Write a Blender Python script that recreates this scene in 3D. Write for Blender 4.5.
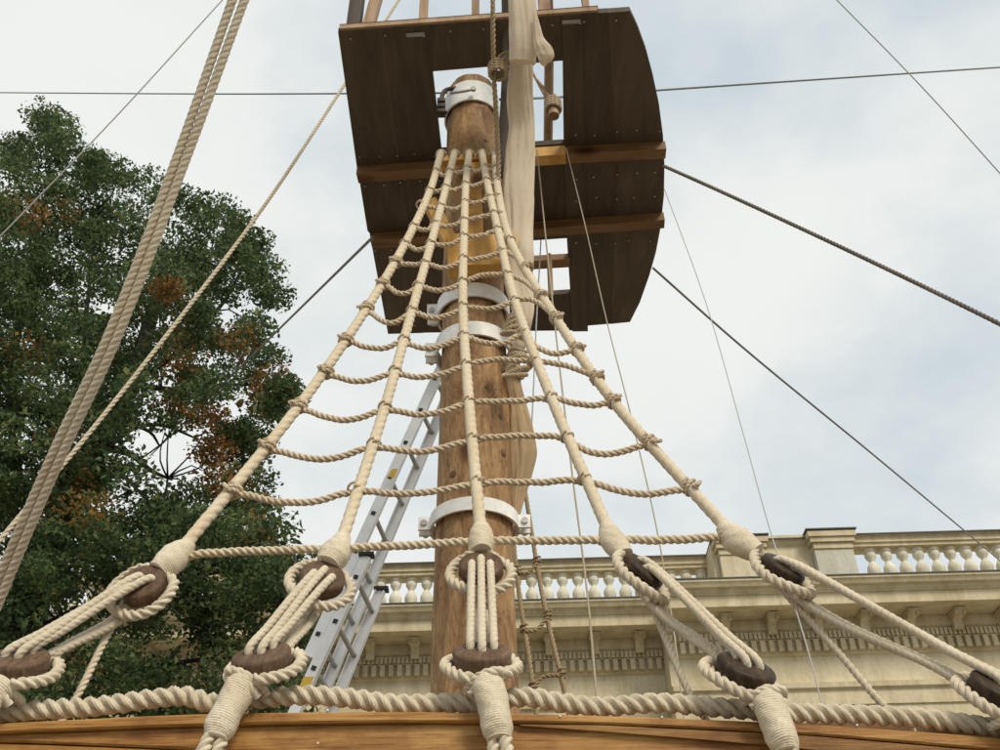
import bpy, bmesh, math, random
import numpy as np
from mathutils import Vector, Matrix
random.seed(7); rng = np.random.default_rng(7)
PI = math.pi
for o in list(bpy.data.objects): bpy.data.objects.remove(o)
S = bpy.context.scene
COL = S.collection

# ------------------------------------------------------------------ camera
CAMZ = 1.6
PITCH = math.radians(38); ROLL = 0.0235
C0 = Vector((0, 0, CAMZ))
Fw = Vector((0, math.cos(PITCH), math.sin(PITCH)))
up0 = Vector((0, -math.sin(PITCH), math.cos(PITCH))); rt0 = Vector((1, 0, 0))
Up = up0*math.cos(ROLL) + rt0*math.sin(ROLL)
Rt = rt0*math.cos(ROLL) - up0*math.sin(ROLL)
cam_d = bpy.data.cameras.new('camera'); cam = bpy.data.objects.new('camera', cam_d); COL.objects.link(cam)
cam_d.lens = 36; cam_d.sensor_width = 36; cam_d.clip_end = 3000; cam_d.clip_start = 0.05
m = Matrix((Rt, Up, -Fw)).transposed().to_4x4(); m.translation = C0
cam.matrix_world = m
S.camera = cam

# ------------------------------------------------------------------ light
SUN_EL, SUN_AZ = math.radians(43), math.radians(150)   # azimuth clockwise from +Y
sd = Vector((math.sin(SUN_AZ)*math.cos(SUN_EL), math.cos(SUN_AZ)*math.cos(SUN_EL), math.sin(SUN_EL)))
sun_d = bpy.data.lights.new('sun', 'SUN'); sun = bpy.data.objects.new('sun', sun_d); COL.objects.link(sun)
sun_d.energy = 2.5; sun_d.angle = math.radians(16); sun_d.color = (1, .92, .78)
sun.rotation_euler = sd.to_track_quat('Z', 'Y').to_euler()
W = bpy.data.worlds.new("World"); S.world = W; W.use_nodes = True
nt = W.node_tree; nt.nodes.clear()
def N(nt, t, **k):
    n = nt.nodes.new(t)
    for a, b in k.items(): setattr(n, a, b)
    return n
sky = N(nt, 'ShaderNodeTexSky', sky_type='NISHITA'); sky.sun_disc = False
sky.sun_elevation = SUN_EL; sky.sun_rotation = SUN_AZ; sky.air_density = 1.0; sky.dust_density = 1.5
tc = N(nt, 'ShaderNodeTexCoord')
mp = N(nt, 'ShaderNodeMapping'); mp.inputs['Scale'].default_value = (1, 1, 1.6); mp.inputs['Location'].default_value = (.3, .2, .1)
nz = N(nt, 'ShaderNodeTexNoise'); nz.inputs['Scale'].default_value = 2.3; nz.inputs['Detail'].default_value = 6; nz.inputs['Roughness'].default_value = .52
rp = N(nt, 'ShaderNodeValToRGB')
rp.color_ramp.elements[0].position = .3; rp.color_ramp.elements[0].color = (.86, .86, .86, 1)
rp.color_ramp.elements[1].position = .62; rp.color_ramp.elements[1].color = (1, 1, 1, 1)
cl = N(nt, 'ShaderNodeValToRGB')
cl.color_ramp.elements[0].position = .38; cl.color_ramp.elements[0].color = (.63, .71, .75, 1)
cl.color_ramp.elements[1].position = .55; cl.color_ramp.elements[1].color = (.84, .86, .84, 1)
sc = N(nt, 'ShaderNodeVectorMath', operation='SCALE'); sc.inputs['Scale'].default_value = 10.0
mx = N(nt, 'ShaderNodeMix', data_type='RGBA')
bg = N(nt, 'ShaderNodeBackground'); bg.inputs['Strength'].default_value = .1
wo = N(nt, 'ShaderNodeOutputWorld'); L = nt.links.new
L(tc.outputs['Generated'], mp.inputs[0]); L(mp.outputs[0], nz.inputs['Vector']); L(nz.outputs[0], rp.inputs[0]); L(nz.outputs[0], cl.inputs[0])
L(cl.outputs[0], sc.inputs[0]); L(rp.outputs[0], mx.inputs[0]); L(sky.outputs[0], mx.inputs[6]); L(sc.outputs[0], mx.inputs[7])
L(mx.outputs[2], bg.inputs[0]); L(bg.outputs[0], wo.inputs[0])
S.view_settings.view_transform = 'Standard'; S.view_settings.look = 'None'
S.view_settings.exposure = 0.04; S.view_settings.gamma = 1; S.view_settings.use_curve_mapping = False
S.render.engine = 'CYCLES'

# ------------------------------------------------------------------ photo pixel -> point in the place
def ray(px, py): return (Fw*1000 + Rt*(px-500) + Up*(375-py)).normalized()
def atY(px, py, Y): r = ray(px, py); return C0 + r*(Y/r.y)
def atZ(px, py, Z): r = ray(px, py); return C0 + r*((Z-CAMZ)/r.z)
def atPl(px, py, p, n): r = ray(px, py); return C0 + r*((p-C0).dot(n)/r.dot(n))
def depth(p): return (p-C0).dot(Fw)

# ------------------------------------------------------------------ materials
def mat_base(name, rough=.8, spec=.3):
    m = bpy.data.materials.new(name); m.use_nodes = True; nt = m.node_tree
    b = nt.nodes['Principled BSDF']; b.inputs['Roughness'].default_value = rough
    b.inputs['Specular IOR Level'].default_value = .12 if 'deadeye' in name else spec
    return m, nt, b
def noise(nt, vec, scale, detail=4, rough=.55, dist=0):
    n = N(nt, 'ShaderNodeTexNoise'); n.inputs['Scale'].default_value = scale; n.inputs['Detail'].default_value = detail
    n.inputs['Roughness'].default_value = rough; n.inputs['Distortion'].default_value = dist
    if vec is not None: nt.links.new(vec, n.inputs['Vector'])
    return n.outputs[0]
def ramp(nt, fac, stops):
    r = N(nt, 'ShaderNodeValToRGB'); e = r.color_ramp.elements
    while len(e) < len(stops): e.new(.5)
    for i, (p, c) in enumerate(stops):
        e[i].position = p; e[i].color = (*c, 1) if len(c) == 3 else c
    nt.links.new(fac, r.inputs[0]); return r.outputs[0]
def mapping(nt, src, scale=(1, 1, 1), rot=(0, 0, 0)):
    m = N(nt, 'ShaderNodeMapping'); m.inputs['Scale'].default_value = scale; m.inputs['Rotation'].default_value = rot
    nt.links.new(src, m.inputs[0]); return m.outputs[0]
def mixc(nt, fac, a, b, mode='MIX'):
    m = N(nt, 'ShaderNodeMix', data_type='RGBA', blend_type=mode)
    for s, v in ((0, fac), (6, a), (7, b)):
        if isinstance(v, (int, float)): m.inputs[s].default_value = v
        elif isinstance(v, tuple): m.inputs[s].default_value = (*v, 1)
        else: nt.links.new(v, m.inputs[s])
    return m.outputs[2]
def bump(nt, b, h, strength=.5, dist=.01, prev=None):
    n = N(nt, 'ShaderNodeBump'); n.inputs['Strength'].default_value = strength; n.inputs['Distance'].default_value = dist
    nt.links.new(h, n.inputs['Height'])
    if prev: nt.links.new(prev, n.inputs['Normal'])
    nt.links.new(n.outputs[0], b.inputs['Normal']); return n.outputs[0]
def obj_rand(nt):
    return N(nt, 'ShaderNodeObjectInfo').outputs['Random']
def coord(nt, k='Object'): return N(nt, 'ShaderNodeTexCoord').outputs[k]
def geo_pos(nt): return N(nt, 'ShaderNodeNewGeometry').outputs['Position']

def rope_mat(name, c1, c2, fib=1.0):
    m, nt, b = mat_base(name, .92, .15)
    uv = coord(nt, 'UV'); P = geo_pos(nt)
    f1 = noise(nt, mapping(nt, uv, (30, 90, 1), (0, 0, .5)), 1.0, 4, .65)     # yarn and fibre, along the lay
    f2 = noise(nt, P, 6, 3); f3 = noise(nt, P, 260, 3, .7)
    c = mixc(nt, ramp(nt, f2, [(.3, (0, 0, 0)), (.72, (1, 1, 1))]), c1, c2)
    c = mixc(nt, .55, c, ramp(nt, f1, [(.25, (.62, .57, .50)), (.6, (1, 1, 1))]), 'MULTIPLY')
    c = mixc(nt, .5, c, ramp(nt, f3, [(.3, (.7, .66, .6)), (.6, (1, 1, 1))]), 'MULTIPLY')
    nt.links.new(c, b.inputs['Base Color'])
    p = bump(nt, b, f1, .6*fib, .004); bump(nt, b, f3, .5*fib, .003, p)
    b.inputs['Sheen Weight'].default_value = .25; b.inputs['Sheen Roughness'].default_value = .5
    return m
M_SHROUD = rope_mat('shroud_rope', (.71, .59, .41), (.78, .68, .51))
M_RAT = rope_mat('hemp_rope', (.64, .51, .35), (.73, .61, .45))
M_WHITE = rope_mat('cream_rope', (.71, .61, .45), (.79, .71, .56))
M_CABLE = rope_mat('rail_rope', (.65, .56, .41), (.75, .67, .52))
M_LINE = rope_mat('thin_line', (.42, .36, .26), (.5, .44, .33), .4)
M_DARKLINE = rope_mat('dark_line', (.16, .155, .15), (.23, .22, .21), .4)
M_GREYLINE = rope_mat('grey_line', (.46, .46, .45), (.52, .52, .51), .4)
M_TAN = rope_mat('tan_rope', (.36, .27, .15), (.46, .36, .22))

def wood_mat(name, cols, grain=(1.2, 14, 14), rough=.6, knot=1.0, bmp=.3, axis_obj=False, crack=0, rand=.25):
    m, nt, b = mat_base(name, rough, .3)
    P = coord(nt, 'Object') if axis_obj else geo_pos(nt)
    g = mapping(nt, P, grain)
    warp = noise(nt, mapping(nt, P, tuple(x*.35 for x in grain)), 1.0, 2)
    wv = N(nt, 'ShaderNodeVectorMath', operation='ADD'); sc_ = N(nt, 'ShaderNodeVectorMath', operation='SCALE'); sc_.inputs['Scale'].default_value = 2.0
    nt.links.new(warp, sc_.inputs[0]); nt.links.new(g, wv.inputs[0]); nt.links.new(sc_.outputs[0], wv.inputs[1])
    n1 = noise(nt, wv.outputs[0], 1.0, 7, .62, .6)
    n2 = noise(nt, P, 1.7, 3)
    c = ramp(nt, n1, [(.28, cols[0]), (.5, cols[1]), (.72, cols[2])])
    c = mixc(nt, .6, c, ramp(nt, n2, [(.3, (.68, .62, .56)), (.7, (1.0, 1.0, 1.0))]), 'MULTIPLY')
    h = n1
    if knot:
        v = N(nt, 'ShaderNodeTexVoronoi'); v.inputs['Scale'].default_value = 1.0
        nt.links.new(mapping(nt, P, (1.5, 0, 5) if 'varnished' in name else tuple(max(1.8, x*.28)*knot for x in grain)), v.inputs['Vector'])
        k = ramp(nt, v.outputs['Distance'], [(.05, (.16, .08, .035)), (.10, (.42, .26, .13)), (.2, (1, 1, 1))] if 'varnished' not in name else [(.045, (.26, .12, .05)), (.085, (.50, .30, .17)), (.22, (1, 1, 1))])
        c = mixc(nt, .9, c, k, 'MULTIPLY')
    if crack:
        cr = noise(nt, mapping(nt, P, tuple(x*1.5 for x in grain)), 1.0, 2, .5, 1.5)
        k = ramp(nt, cr, [(.47, (1, 1, 1)), (.495, (.22, .13, .07)), (.52, (1, 1, 1))])
        c = mixc(nt, crack, c, k, 'MULTIPLY')
    if 'mast' in name:
        pn = noise(nt, mapping(nt, P, (9, 9, 4)), 1.0, 6, .7, .8)
        c = mixc(nt, 1.0, c, ramp(nt, pn, [(.36, (.60, .50, .41)), (.47, (.97, .95, .92)), (.62, (1.08, 1.06, 1.02)), (.7, (1.3, 1.38, 1.45))]), 'MULTIPLY')
        sn = noise(nt, mapping(nt, P, (55, 55, 20)), 1.0, 4, .7)
        c = mixc(nt, .5, c, ramp(nt, sn, [(.38, (.55, .5, .45)), (.55, (1, 1, 1))]), 'MULTIPLY')
        ad = N(nt, 'ShaderNodeMath', operation='ADD'); nt.links.new(h, ad.inputs[0]); nt.links.new(pn, ad.inputs[1]); h = ad.outputs[0]
    if 'varnished' in name:
        fg = noise(nt, mapping(nt, P, (5, 160, 160)), 1.0, 5, .7, .5); c = mixc(nt, .75, c, ramp(nt, fg, [(.36, (.50, .38, .28)), (.5, (1, .98, .95)), (.66, (1.15, 1.2, 1.25))]), 'MULTIPLY')
        bl = noise(nt, mapping(nt, P, (4, 9, 9)), 1.0, 5, .65); c = mixc(nt, .7, c, ramp(nt, bl, [(.36, (.52, .40, .30)), (.52, (1, 1, 1))]), 'MULTIPLY'); h = fg
    if 'deadeye' in name:
        sn = noise(nt, P, 90, 5, .7); c = mixc(nt, .6, c, ramp(nt, sn, [(.35, (.55, .5, .45)), (.6, (1.1, 1.1, 1.1))]), 'MULTIPLY')
    if rand:
        c = mixc(nt, 1.0, c, ramp(nt, obj_rand(nt), [(0, (1-rand,)*3), (1, (1, 1, 1))]), 'MULTIPLY')
    nt.links.new(c, b.inputs['Base Color']); bump(nt, b, h, bmp, .01)
    return m
M_MAST = wood_mat('mast_wood', [(.18, .09, .036), (.41, .245, .11), (.56, .385, .20)], (13, 13, 2.2), .62, 1.0, .9, crack=.5, rand=0)
M_PINE = wood_mat('varnished_pine', [(.30, .125, .028), (.46, .24, .065), (.60, .36, .13)], (1.3, 26, 26), .5, .55, .3, rand=.3)
M_PINE2 = wood_mat('yellow_pine', [(.52, .27, .06), (.68, .39, .10), (.76, .48, .16)], (9, 9, 2), .55, 1.0, .25)
M_DARKWOOD = wood_mat('dark_stained_board', [(.075, .056, .038), (.108, .08, .054), (.14, .105, .072)], (11, 1.6, 11), .7, 0, .3, rand=.3)
M_BEAM = wood_mat('brown_beam', [(.15, .08, .033), (.27, .15, .062), (.36, .21, .095)], (1.5, 12, 12), .6, .8, .3)
M_POST = wood_mat('post_wood', [(.28, .17, .10), (.42, .28, .17), (.5, .35, .22)], (14, 14, 2), .6, .8, .3)
M_YARD = wood_mat('dark_spar', [(.055, .045, .035), (.10, .08, .06), (.13, .11, .085)], (10, 10, 1.5), .6, 0, .3)
M_EYE = wood_mat('deadeye_wood', [(.085, .05, .03), (.15, .095, .06), (.24, .165, .11)], (40, 9, 9), .5, 0, .35, rand=.1)
M_EYEDARK = wood_mat('dark_deadeye_wood', [(.03, .02, .013), (.058, .04, .026), (.14, .085, .05)], (40, 9, 9), .42, 0, .2, rand=.1)

def plain(name, c, rough=.6, metal=0, var=.15, scale=8, bmp=0):
    m, nt, b = mat_base(name, rough)
    n = noise(nt, geo_pos(nt), scale, 5, .6)
    c2 = tuple(x*(1-var*2) for x in c)
    nt.links.new(ramp(nt, n, [(.3, c2), (.65, c)]), b.inputs['Base Color'])
    b.inputs['Metallic'].default_value = metal
    if bmp: bump(nt, b, n, bmp, .005)
    return m
M_BAND = plain('galvanised_band', (.88, .87, .83), .6, 0, .1, 16, .2)
M_BOLT = plain('bolt_steel', (.45, .45, .43), .45, .5, .2, 20)
M_RUST = plain('dark_iron', (.10, .08, .07), .6, .4, .2, 20)
M_ALU = plain('aluminium', (.88, .89, .90), .5, .1, .08, 5)
M_ALURUNG = plain('ribbed_aluminium', (.42, .42, .40), .5, .5, .1, 9)
M_CAP = plain('black_plastic', (.03, .03, .03), .5)
M_STICK = plain('yellow_sticker', (.72, .48, .07), .5, 0, .05)
def sail_mat():
    m, nt, b = mat_base('sailcloth', .85, .15)
    P = geo_pos(nt)
    n = noise(nt, P, 5, 4); f = noise(nt, mapping(nt, P, (14, 14, 3)), 1, 5, .5)
    c = ramp(nt, n, [(.3, (.74, .62, .47)), (.7, (.83, .73, .59))])
    nt.links.new(c, b.inputs['Base Color']); bump(nt, b, f, .5, .012)
    wv = N(nt, 'ShaderNodeBsdfTranslucent'); nt.links.new(c, wv.inputs[0]); ms = N(nt, 'ShaderNodeMixShader'); ms.inputs[0].default_value = .3
    nt.links.new(b.outputs[0], ms.inputs[1]); nt.links.new(wv.outputs[0], ms.inputs[2]); nt.links.new(ms.outputs[0], nt.nodes['Material Output'].inputs[0])
    cr = noise(nt, mapping(nt, P, (40, 40, 9), (0, .25, 0)), 1, 4, .6, 1.2); p = bump(nt, b, f, .5, .012); bump(nt, b, cr, .45, .006, p)
    return m
M_SAIL = sail_mat()
M_CANVAS = plain('brown_canvas', (.52, .38, .22), .85, 0, .15, 6, .3)
def stone_mat(name, c, dirt=.6):
    m, nt, b = mat_base(name, .9, .2)
    P = geo_pos(nt)
    n = noise(nt, P, .8, 6, .6); n2 = noise(nt, mapping(nt, P, (3, 3, .5)), 1.2, 5, .65); n3 = noise(nt, P, 14, 5, .65)
    c1 = mixc(nt, dirt, c, ramp(nt, n2, [(.35, (.62, .58, .47)), (.6, (1, 1, 1))]), 'MULTIPLY')
    c1 = mixc(nt, .35, c1, ramp(nt, n, [(.35, (.7, .68, .6)), (.6, (1, 1, 1))]), 'MULTIPLY')
    c1 = mixc(nt, .3, c1, ramp(nt, n3, [(.35, (.7, .68, .6)), (.6, (1, 1, 1))]), 'MULTIPLY')
    nt.links.new(c1, b.inputs['Base Color']); bump(nt, b, n3, .25, .02); return m
M_STUCCO = stone_mat('cream_stucco', (.66, .575, .40))
M_STUCCO2 = stone_mat('pale_render', (.70, .62, .45), .6)
M_GREYP = stone_mat('grey_patched_render', (.58, .57, .48), .5)
M_LEAD = plain('lead_flashing', (.10, .10, .09), .6, 0, .2)
M_PAVE = stone_mat('paving', (.30, .28, .25))
M_GLASS = plain('window_dark', (.03, .035, .04), .1)
def leaf_mat(name, c, tr=.45):
    m, nt, b = mat_base(name, .65, .25)
    n = noise(nt, geo_pos(nt), 2.5, 3)
    cc = ramp(nt, n, [(.3, tuple(x*.65 for x in c)), (.7, tuple(min(1, x*1.25) for x in c))])
    nt.links.new(cc, b.inputs['Base Color'])
    t = N(nt, 'ShaderNodeBsdfTranslucent'); nt.links.new(cc, t.inputs[0])
    ms = N(nt, 'ShaderNodeMixShader'); ms.inputs[0].default_value = tr
    nt.links.new(b.outputs[0], ms.inputs[1]); nt.links.new(t.outputs[0], ms.inputs[2])
    nt.links.new(ms.outputs[0], nt.nodes['Material Output'].inputs[0]); return m
LEAVES = [leaf_mat('leaf_dark_green', (.060, .098, .040)), leaf_mat('leaf_green', (.135, .185, .075)), leaf_mat('leaf_olive', (.20, .215, .07)),
          leaf_mat('leaf_orange', (.36, .19, .055)), leaf_mat('leaf_rust', (.20, .11, .045))]
M_BARK = plain('bark', (.035, .03, .026), .9, 0, .2, 12, .5)

# ------------------------------------------------------------------ objects
def props(o, label=None, cat=None, group=None, kind=None):
    for k, v in (('label', label), ('category', cat), ('group', group), ('kind', kind)):
        if v: o[k] = v
    return o
def thing(name, loc, label, cat, group=None):
    o = bpy.data.objects.new(name, None); o.empty_display_size = .1; COL.objects.link(o); o.location = loc
    return props(o, label, cat, group)
WL = {}
def wloc(o):
    v = Vector((0, 0, 0))
    while o is not None: v = v + o.location; o = o.parent
    return v
class MB:
    def __init__(s): s.v = []; s.f = []; s.uv = []; s.n = 0; s.mi = []; s.has_uv = False
    def add(s, v, f, uv=None, mi=0):
        s.v.append(np.asarray(v, float)); s.f += [tuple(i+s.n for i in q) for q in f]; s.mi += [mi]*len(f)
        if uv is not None: s.uv += uv; s.has_uv = True
        else: s.uv += [[(0, 0)]*len(q) for q in f]
        s.n += len(v)
    def box(s, c, ax, ay, az, bev=0):       # centre and three half-axis vectors
        c = Vector(c); ax, ay, az = Vector(ax), Vector(ay), Vector(az)
        if bev:
            bm = bmesh.new(); bmesh.ops.create_cube(bm, size=2)
            M = Matrix((ax, ay, az)).transposed()
            for v in bm.verts: v.co = M @ v.co + c
            bmesh.ops.bevel(bm, geom=bm.edges[:], offset=bev, segments=2, affect='EDGES', profile=.7)
            bm.verts.index_update(); s.add([tuple(v.co) for v in bm.verts], [tuple(v.index for v in f.verts) for f in bm.faces]); bm.free(); return
        v = [c + ax*i + ay*j + az*k for i in (-1, 1) for j in (-1, 1) for k in (-1, 1)]
        f = [(0, 1, 3, 2), (4, 6, 7, 5), (0, 4, 5, 1), (2, 3, 7, 6), (0, 2, 6, 4), (1, 5, 7, 3)]
        if ax.cross(ay).dot(az) < 0: f = [q[::-1] for q in f]
        s.add([tuple(x) for x in v], f)
    def bar(s, p0, p1, w, h, ref=(0, 0, 1), bev=0):
        p0, p1 = Vector(p0), Vector(p1); d = p1-p0; t = d.normalized(); a = t.cross(Vector(ref)).normalized(); b = a.cross(t)
        s.box((p0+p1)/2, d/2, a*w/2, b*h/2, bev)
    def prism(s, pts, down):                # polygon (3-D points) extruded by a vector
        n = len(pts); d = Vector(down); v = [tuple(p) for p in pts] + [tuple(Vector(p)+d) for p in pts]
        f = [tuple(range(n)), tuple(range(2*n-1, n-1, -1))] + [(i, n+i, n+(i+1) % n, (i+1) % n) for i in range(n)]
        s.add(v, f)
    def build(s, name, mat, parent=None, smooth=True, angle=40, **k):
        v = np.concatenate(s.v); off = wloc(parent) if parent else Vector((0, 0, 0))
        v = v - np.array(off)
        me = bpy.data.meshes.new(name); me.from_pydata(v.tolist(), [], s.f)
        if s.has_uv:
            u = me.uv_layers.new(name='UVMap'); flat = [c for q in s.uv for p in q for c in p]
            u.data.foreach_set('uv', flat)
        ms = mat if isinstance(mat, list) else [mat]
        for x in ms: me.materials.append(x)
        if len(ms) > 1: me.polygons.foreach_set('material_index', s.mi)
        bm = bmesh.new(); bm.from_mesh(me)
        if len(bm.faces) < 20000: bmesh.ops.recalc_face_normals(bm, faces=bm.faces)
        if smooth:
            for f in bm.faces: f.smooth = True
            a = math.radians(angle)
            for e in bm.edges:
                if len(e.link_faces) == 2 and e.calc_face_angle(0) > a: e.smooth = False
        bm.to_mesh(me); bm.free(); me.update()
        o = bpy.data.objects.new(name, me); COL.objects.link(o)
        if parent: o.parent = parent
        else:
            lo = v.min(0); hi = v.max(0); c = np.array([(lo[0]+hi[0])/2, (lo[1]+hi[1])/2, lo[2]])
            me.transform(Matrix.Translation(-Vector(c))); o.location = c
        return props(o, **k)

# ------------------------------------------------------------------ sweeps
def smooth_path(P, step, closed=False, straight=False):
    P = np.array([tuple(p) for p in P], float); n = len(P)
    if straight or n == 2: dense = np.concatenate([np.linspace(P[i], P[i+1], 12, endpoint=False) for i in range(n-1)] + [P[-1:]])
    else:
        Q = np.vstack([P[-1:], P, P[:2]]) if closed else np.vstack([2*P[0]-P[1], P, 2*P[-1]-P[-2]])
        out = []
        for i in range(1, len(Q)-2):
            p0, p1, p2, p3 = Q[i-1:i+3]
            d1 = max(np.linalg.norm(p1-p0), 1e-6)**.5; d2 = max(np.linalg.norm(p2-p1), 1e-6)**.5; d3 = max(np.linalg.norm(p3-p2), 1e-6)**.5
            m1 = (p2-p1) - (p2-p0)*d2/(d1+d2)*1 + (p1-p0)*d2/d1*1*d2/(d1+d2) if False else (p2-p1)*0
            m1 = d2*((p1-p0)/d1 - (p2-p0)/(d1+d2) + (p2-p1)/d2); m2 = d2*((p2-p1)/d2 - (p3-p1)/(d2+d3) + (p3-p2)/d3)
            t = np.linspace(0, 1, 16, endpoint=False)[:, None]
            out.append((2*p1-2*p2+m1+m2)*t**3 + (-3*p1+3*p2-2*m1-m2)*t**2 + m1*t + p1)
        if closed: out = out
        dense = np.concatenate(out + [Q[-2:-1]])
    L_ = np.concatenate([[0], np.cumsum(np.linalg.norm(np.diff(dense, axis=0), axis=1))])
    k = max(2, int(round(L_[-1]/step))+1); s = np.linspace(0, L_[-1], k)
    return np.stack([np.interp(s, L_, dense[:, i]) for i in range(3)], 1), s
def sweep(mb, pts, s, rf, M=12, caps=True, ref=None, scale2=None, mi=0, twist=None, vs=1.0):
    n = len(pts); T = np.gradient(pts, axis=0); T /= np.linalg.norm(T, axis=1)[:, None]+1e-12
    A = np.zeros_like(T)
    if ref is not None:
        r = np.array(ref, float); A = r - T*(T@r)[:, None]; A /= np.linalg.norm(A, axis=1)[:, None]
    else:
        a = np.array([.13, .21, 1.]) if abs(T[0][2]) < .9 else np.array([1., .2, .1])
        a = a - T[0]*(a@T[0]); a /= np.linalg.norm(a)
        for i in range(n):
            a = a - T[i]*(a@T[i]); a /= np.linalg.norm(a); A[i] = a
    B = np.cross(T, A)
    th = np.arange(M)*2*PI/M
    R = rf(s[:, None], th[None, :]) * np.ones((n, M))
    k2 = 1 if scale2 is None else np.asarray(scale2)[:, None, None]
    tt = th[None, :] + (0 if twist is None else twist*s[:, None])      # the section turns with the lay, so grooves stay crisp
    V = pts[:, None, :] + (R*np.cos(tt))[..., None]*A[:, None, :] + (R*np.sin(tt))[..., None]*B[:, None, :]*k2
    V = V.reshape(-1, 3); f = []; uv = []
    for i in range(n-1):
        for j in range(M):
            j2 = (j+1) % M
            f.append((i*M+j, i*M+j2, (i+1)*M+j2, (i+1)*M+j))
            uv.append([(j/M, s[i]*vs), ((j+1)/M, s[i]*vs), ((j+1)/M, s[i+1]*vs), (j/M, s[i+1]*vs)])
    if caps:
        f.append(tuple(range(M))[::-1]); uv.append([(0, 0)]*M)
        f.append(tuple((n-1)*M+j for j in range(M))); uv.append([(0, 0)]*M)
    mb.add(V, f, uv, mi)
def rope(mb, P, r, pitch=None, lay=1, depth_=.26, M=15, closed=False, straight=False, ph=0, taper=None, wob=0, mi=0):
    pitch = pitch or r*6.2
    M = 15 if M >= 12 else 9
    pts, s = smooth_path(P, pitch/(14 if M == 15 else 11), closed, straight)
    d = .47*min(1, depth_/.24); rho = 1-d
    def rf(s_, th):
        f = np.abs(((3*th) % (2*PI))/3 - PI/3)              # angle from the crown of the strand
        f = f*np.ones_like(s_)
        fuz = 1 + .025*np.sin(s_*310+th*5)+.02*np.sin(s_*190-th*3)
        return r*fuz*(d*np.cos(f)+np.sqrt(np.maximum(rho*rho-(d*np.sin(f))**2, 1e-6)))
    sweep(mb, pts, s, rf, M, mi=mi, twist=lay*2*PI/pitch)
    if FZ[0] is not None:
        k = int(s[-1]*FZ[1]); i = rng.integers(1, len(pts)-1, k)
        d_ = rng.normal(0, 1, (k, 3)); T_ = pts[i]-pts[i-1]; T_ /= np.linalg.norm(T_, axis=1)[:, None]; d_ -= T_*(d_*T_).sum(1)[:, None]; d_ /= np.linalg.norm(d_, axis=1)[:, None]
        a_ = pts[i]+d_*r*.85; e_ = a_+(d_*rng.uniform(.3, 1.2, (k, 1))+T_*rng.uniform(-1.2, 1.2, (k, 1))+rng.normal(0, .3, (k, 3)))*rng.uniform(.004, .011, (k, 1))
        FZ[0] += np.stack([a_-T_*.0004, a_+T_*.0004, e_], 1).reshape(-1).tolist()
FZ = [None]
def fuzz(mb, mat, parent):
    V = np.array(mb).reshape(-1, 3); n_ = len(V)//3; b = MB(); b.add(V, [(3*i, 3*i+1, 3*i+2) for i in range(n_)]); return b.build('stray_fibres', mat, parent, smooth=False, kind='stuff')
def tube(mb, P, r, M=10, step=.05, straight=False, r2=None, closed=False, mi=0):
    pts, s = smooth_path(P, step, closed, straight)
    rr = (lambda s_, th: r + 0*s_) if r2 is None else (lambda s_, th: r + (r2-r)*s_/s[-1])
    sweep(mb, pts, s, rr, M, mi=mi)
def seizing(mb, P, radii, wrap=.0068, rr=.0017, M=30):
    pts, s = smooth_path(P, wrap/6)
    k = np.linspace(0, s[-1], len(radii)); R0 = np.interp(s, k, radii)
    ker = np.hanning(9); ker /= ker.sum(); R1 = np.convolve(np.pad(R0, 4, 'edge'), ker, 'valid')
    ph = rng.uniform(0, 6)
    def rf(s_, th):
        base = R1[:, None]; jit = 1 + .035*np.sin(3*th+ph+s_*30) + .03*np.sin(2*th-s_*55) + .015*np.sin(5*th+s_*140)
        return base*jit + rr*np.abs(np.sin(PI*s_/wrap + th*.5 + .8*np.sin(s_*60) + .5*np.sin(2*th+s_*25)))
    sweep(mb, pts, s, rf, M)

# ================================================================== THE SETTING
g = MB(); n = 24
g.add([(-800, -800, 0), (800, -800, 0), (800, 800, 0), (-800, 800, 0)], [(0, 1, 2, 3)])
g.build('ground', M_PAVE, smooth=False, kind='structure')

# ================================================================== the palace behind
YB = 19.3; yaw = math.radians(.5)
ub = Vector((math.cos(yaw), -math.sin(yaw), 0)); wb = Vector((-math.sin(yaw), -math.cos(yaw), 0))
Ob = Vector((atY(850, 600, YB).x, YB, 0))
def PB(u, w, z): return Ob + ub*u + wb*w + Vector((0, 0, z))
def zw(py, w, px=850): return atPl(px, py, PB(0, w, 0), wb).z       # height where the photo shows it, for a given projection
def uw(px, py, w): return (atPl(px, py, PB(0, w, 0), wb)-Ob).dot(ub)
pal = thing('palace', PB(0, 0, 0), 'cream stucco palace front with heavy bracketed cornice and roof balustrade behind the ship', 'building')
uL, uR = uw(-140, 640, 0), uw(1160, 600, 0); uS = uw(668, 600, 0.9)
WO = -.75                                                          # the left wing stands back
PW = .42
z_led, z_cb, z_ft, z_fb = zw(575, 1.15), zw(589, .95), zw(592.5, .9), zw(604, .86)
z_eg1, z_eg0, z_d1, z_d0 = zw(628, .22), zw(637, .2), zw(638, .18), zw(649, .18)
z_a1, z_a0 = zw(683, .08), zw(689, .08)
def run(name, prof, mat, u0, u1, wo):
    b = MB(); n = len(prof); v = [PB(u, w+wo, z) for u in (u0, u1) for w, z in prof]
    f = [(i, (i+1) % n, n+(i+1) % n, n+i) for i in range(n)] + [tuple(range(n))[::-1], tuple(range(n, 2*n))]
    b.add([tuple(x) for x in v], f); return b.build(name, mat, pal, smooth=False)
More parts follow.
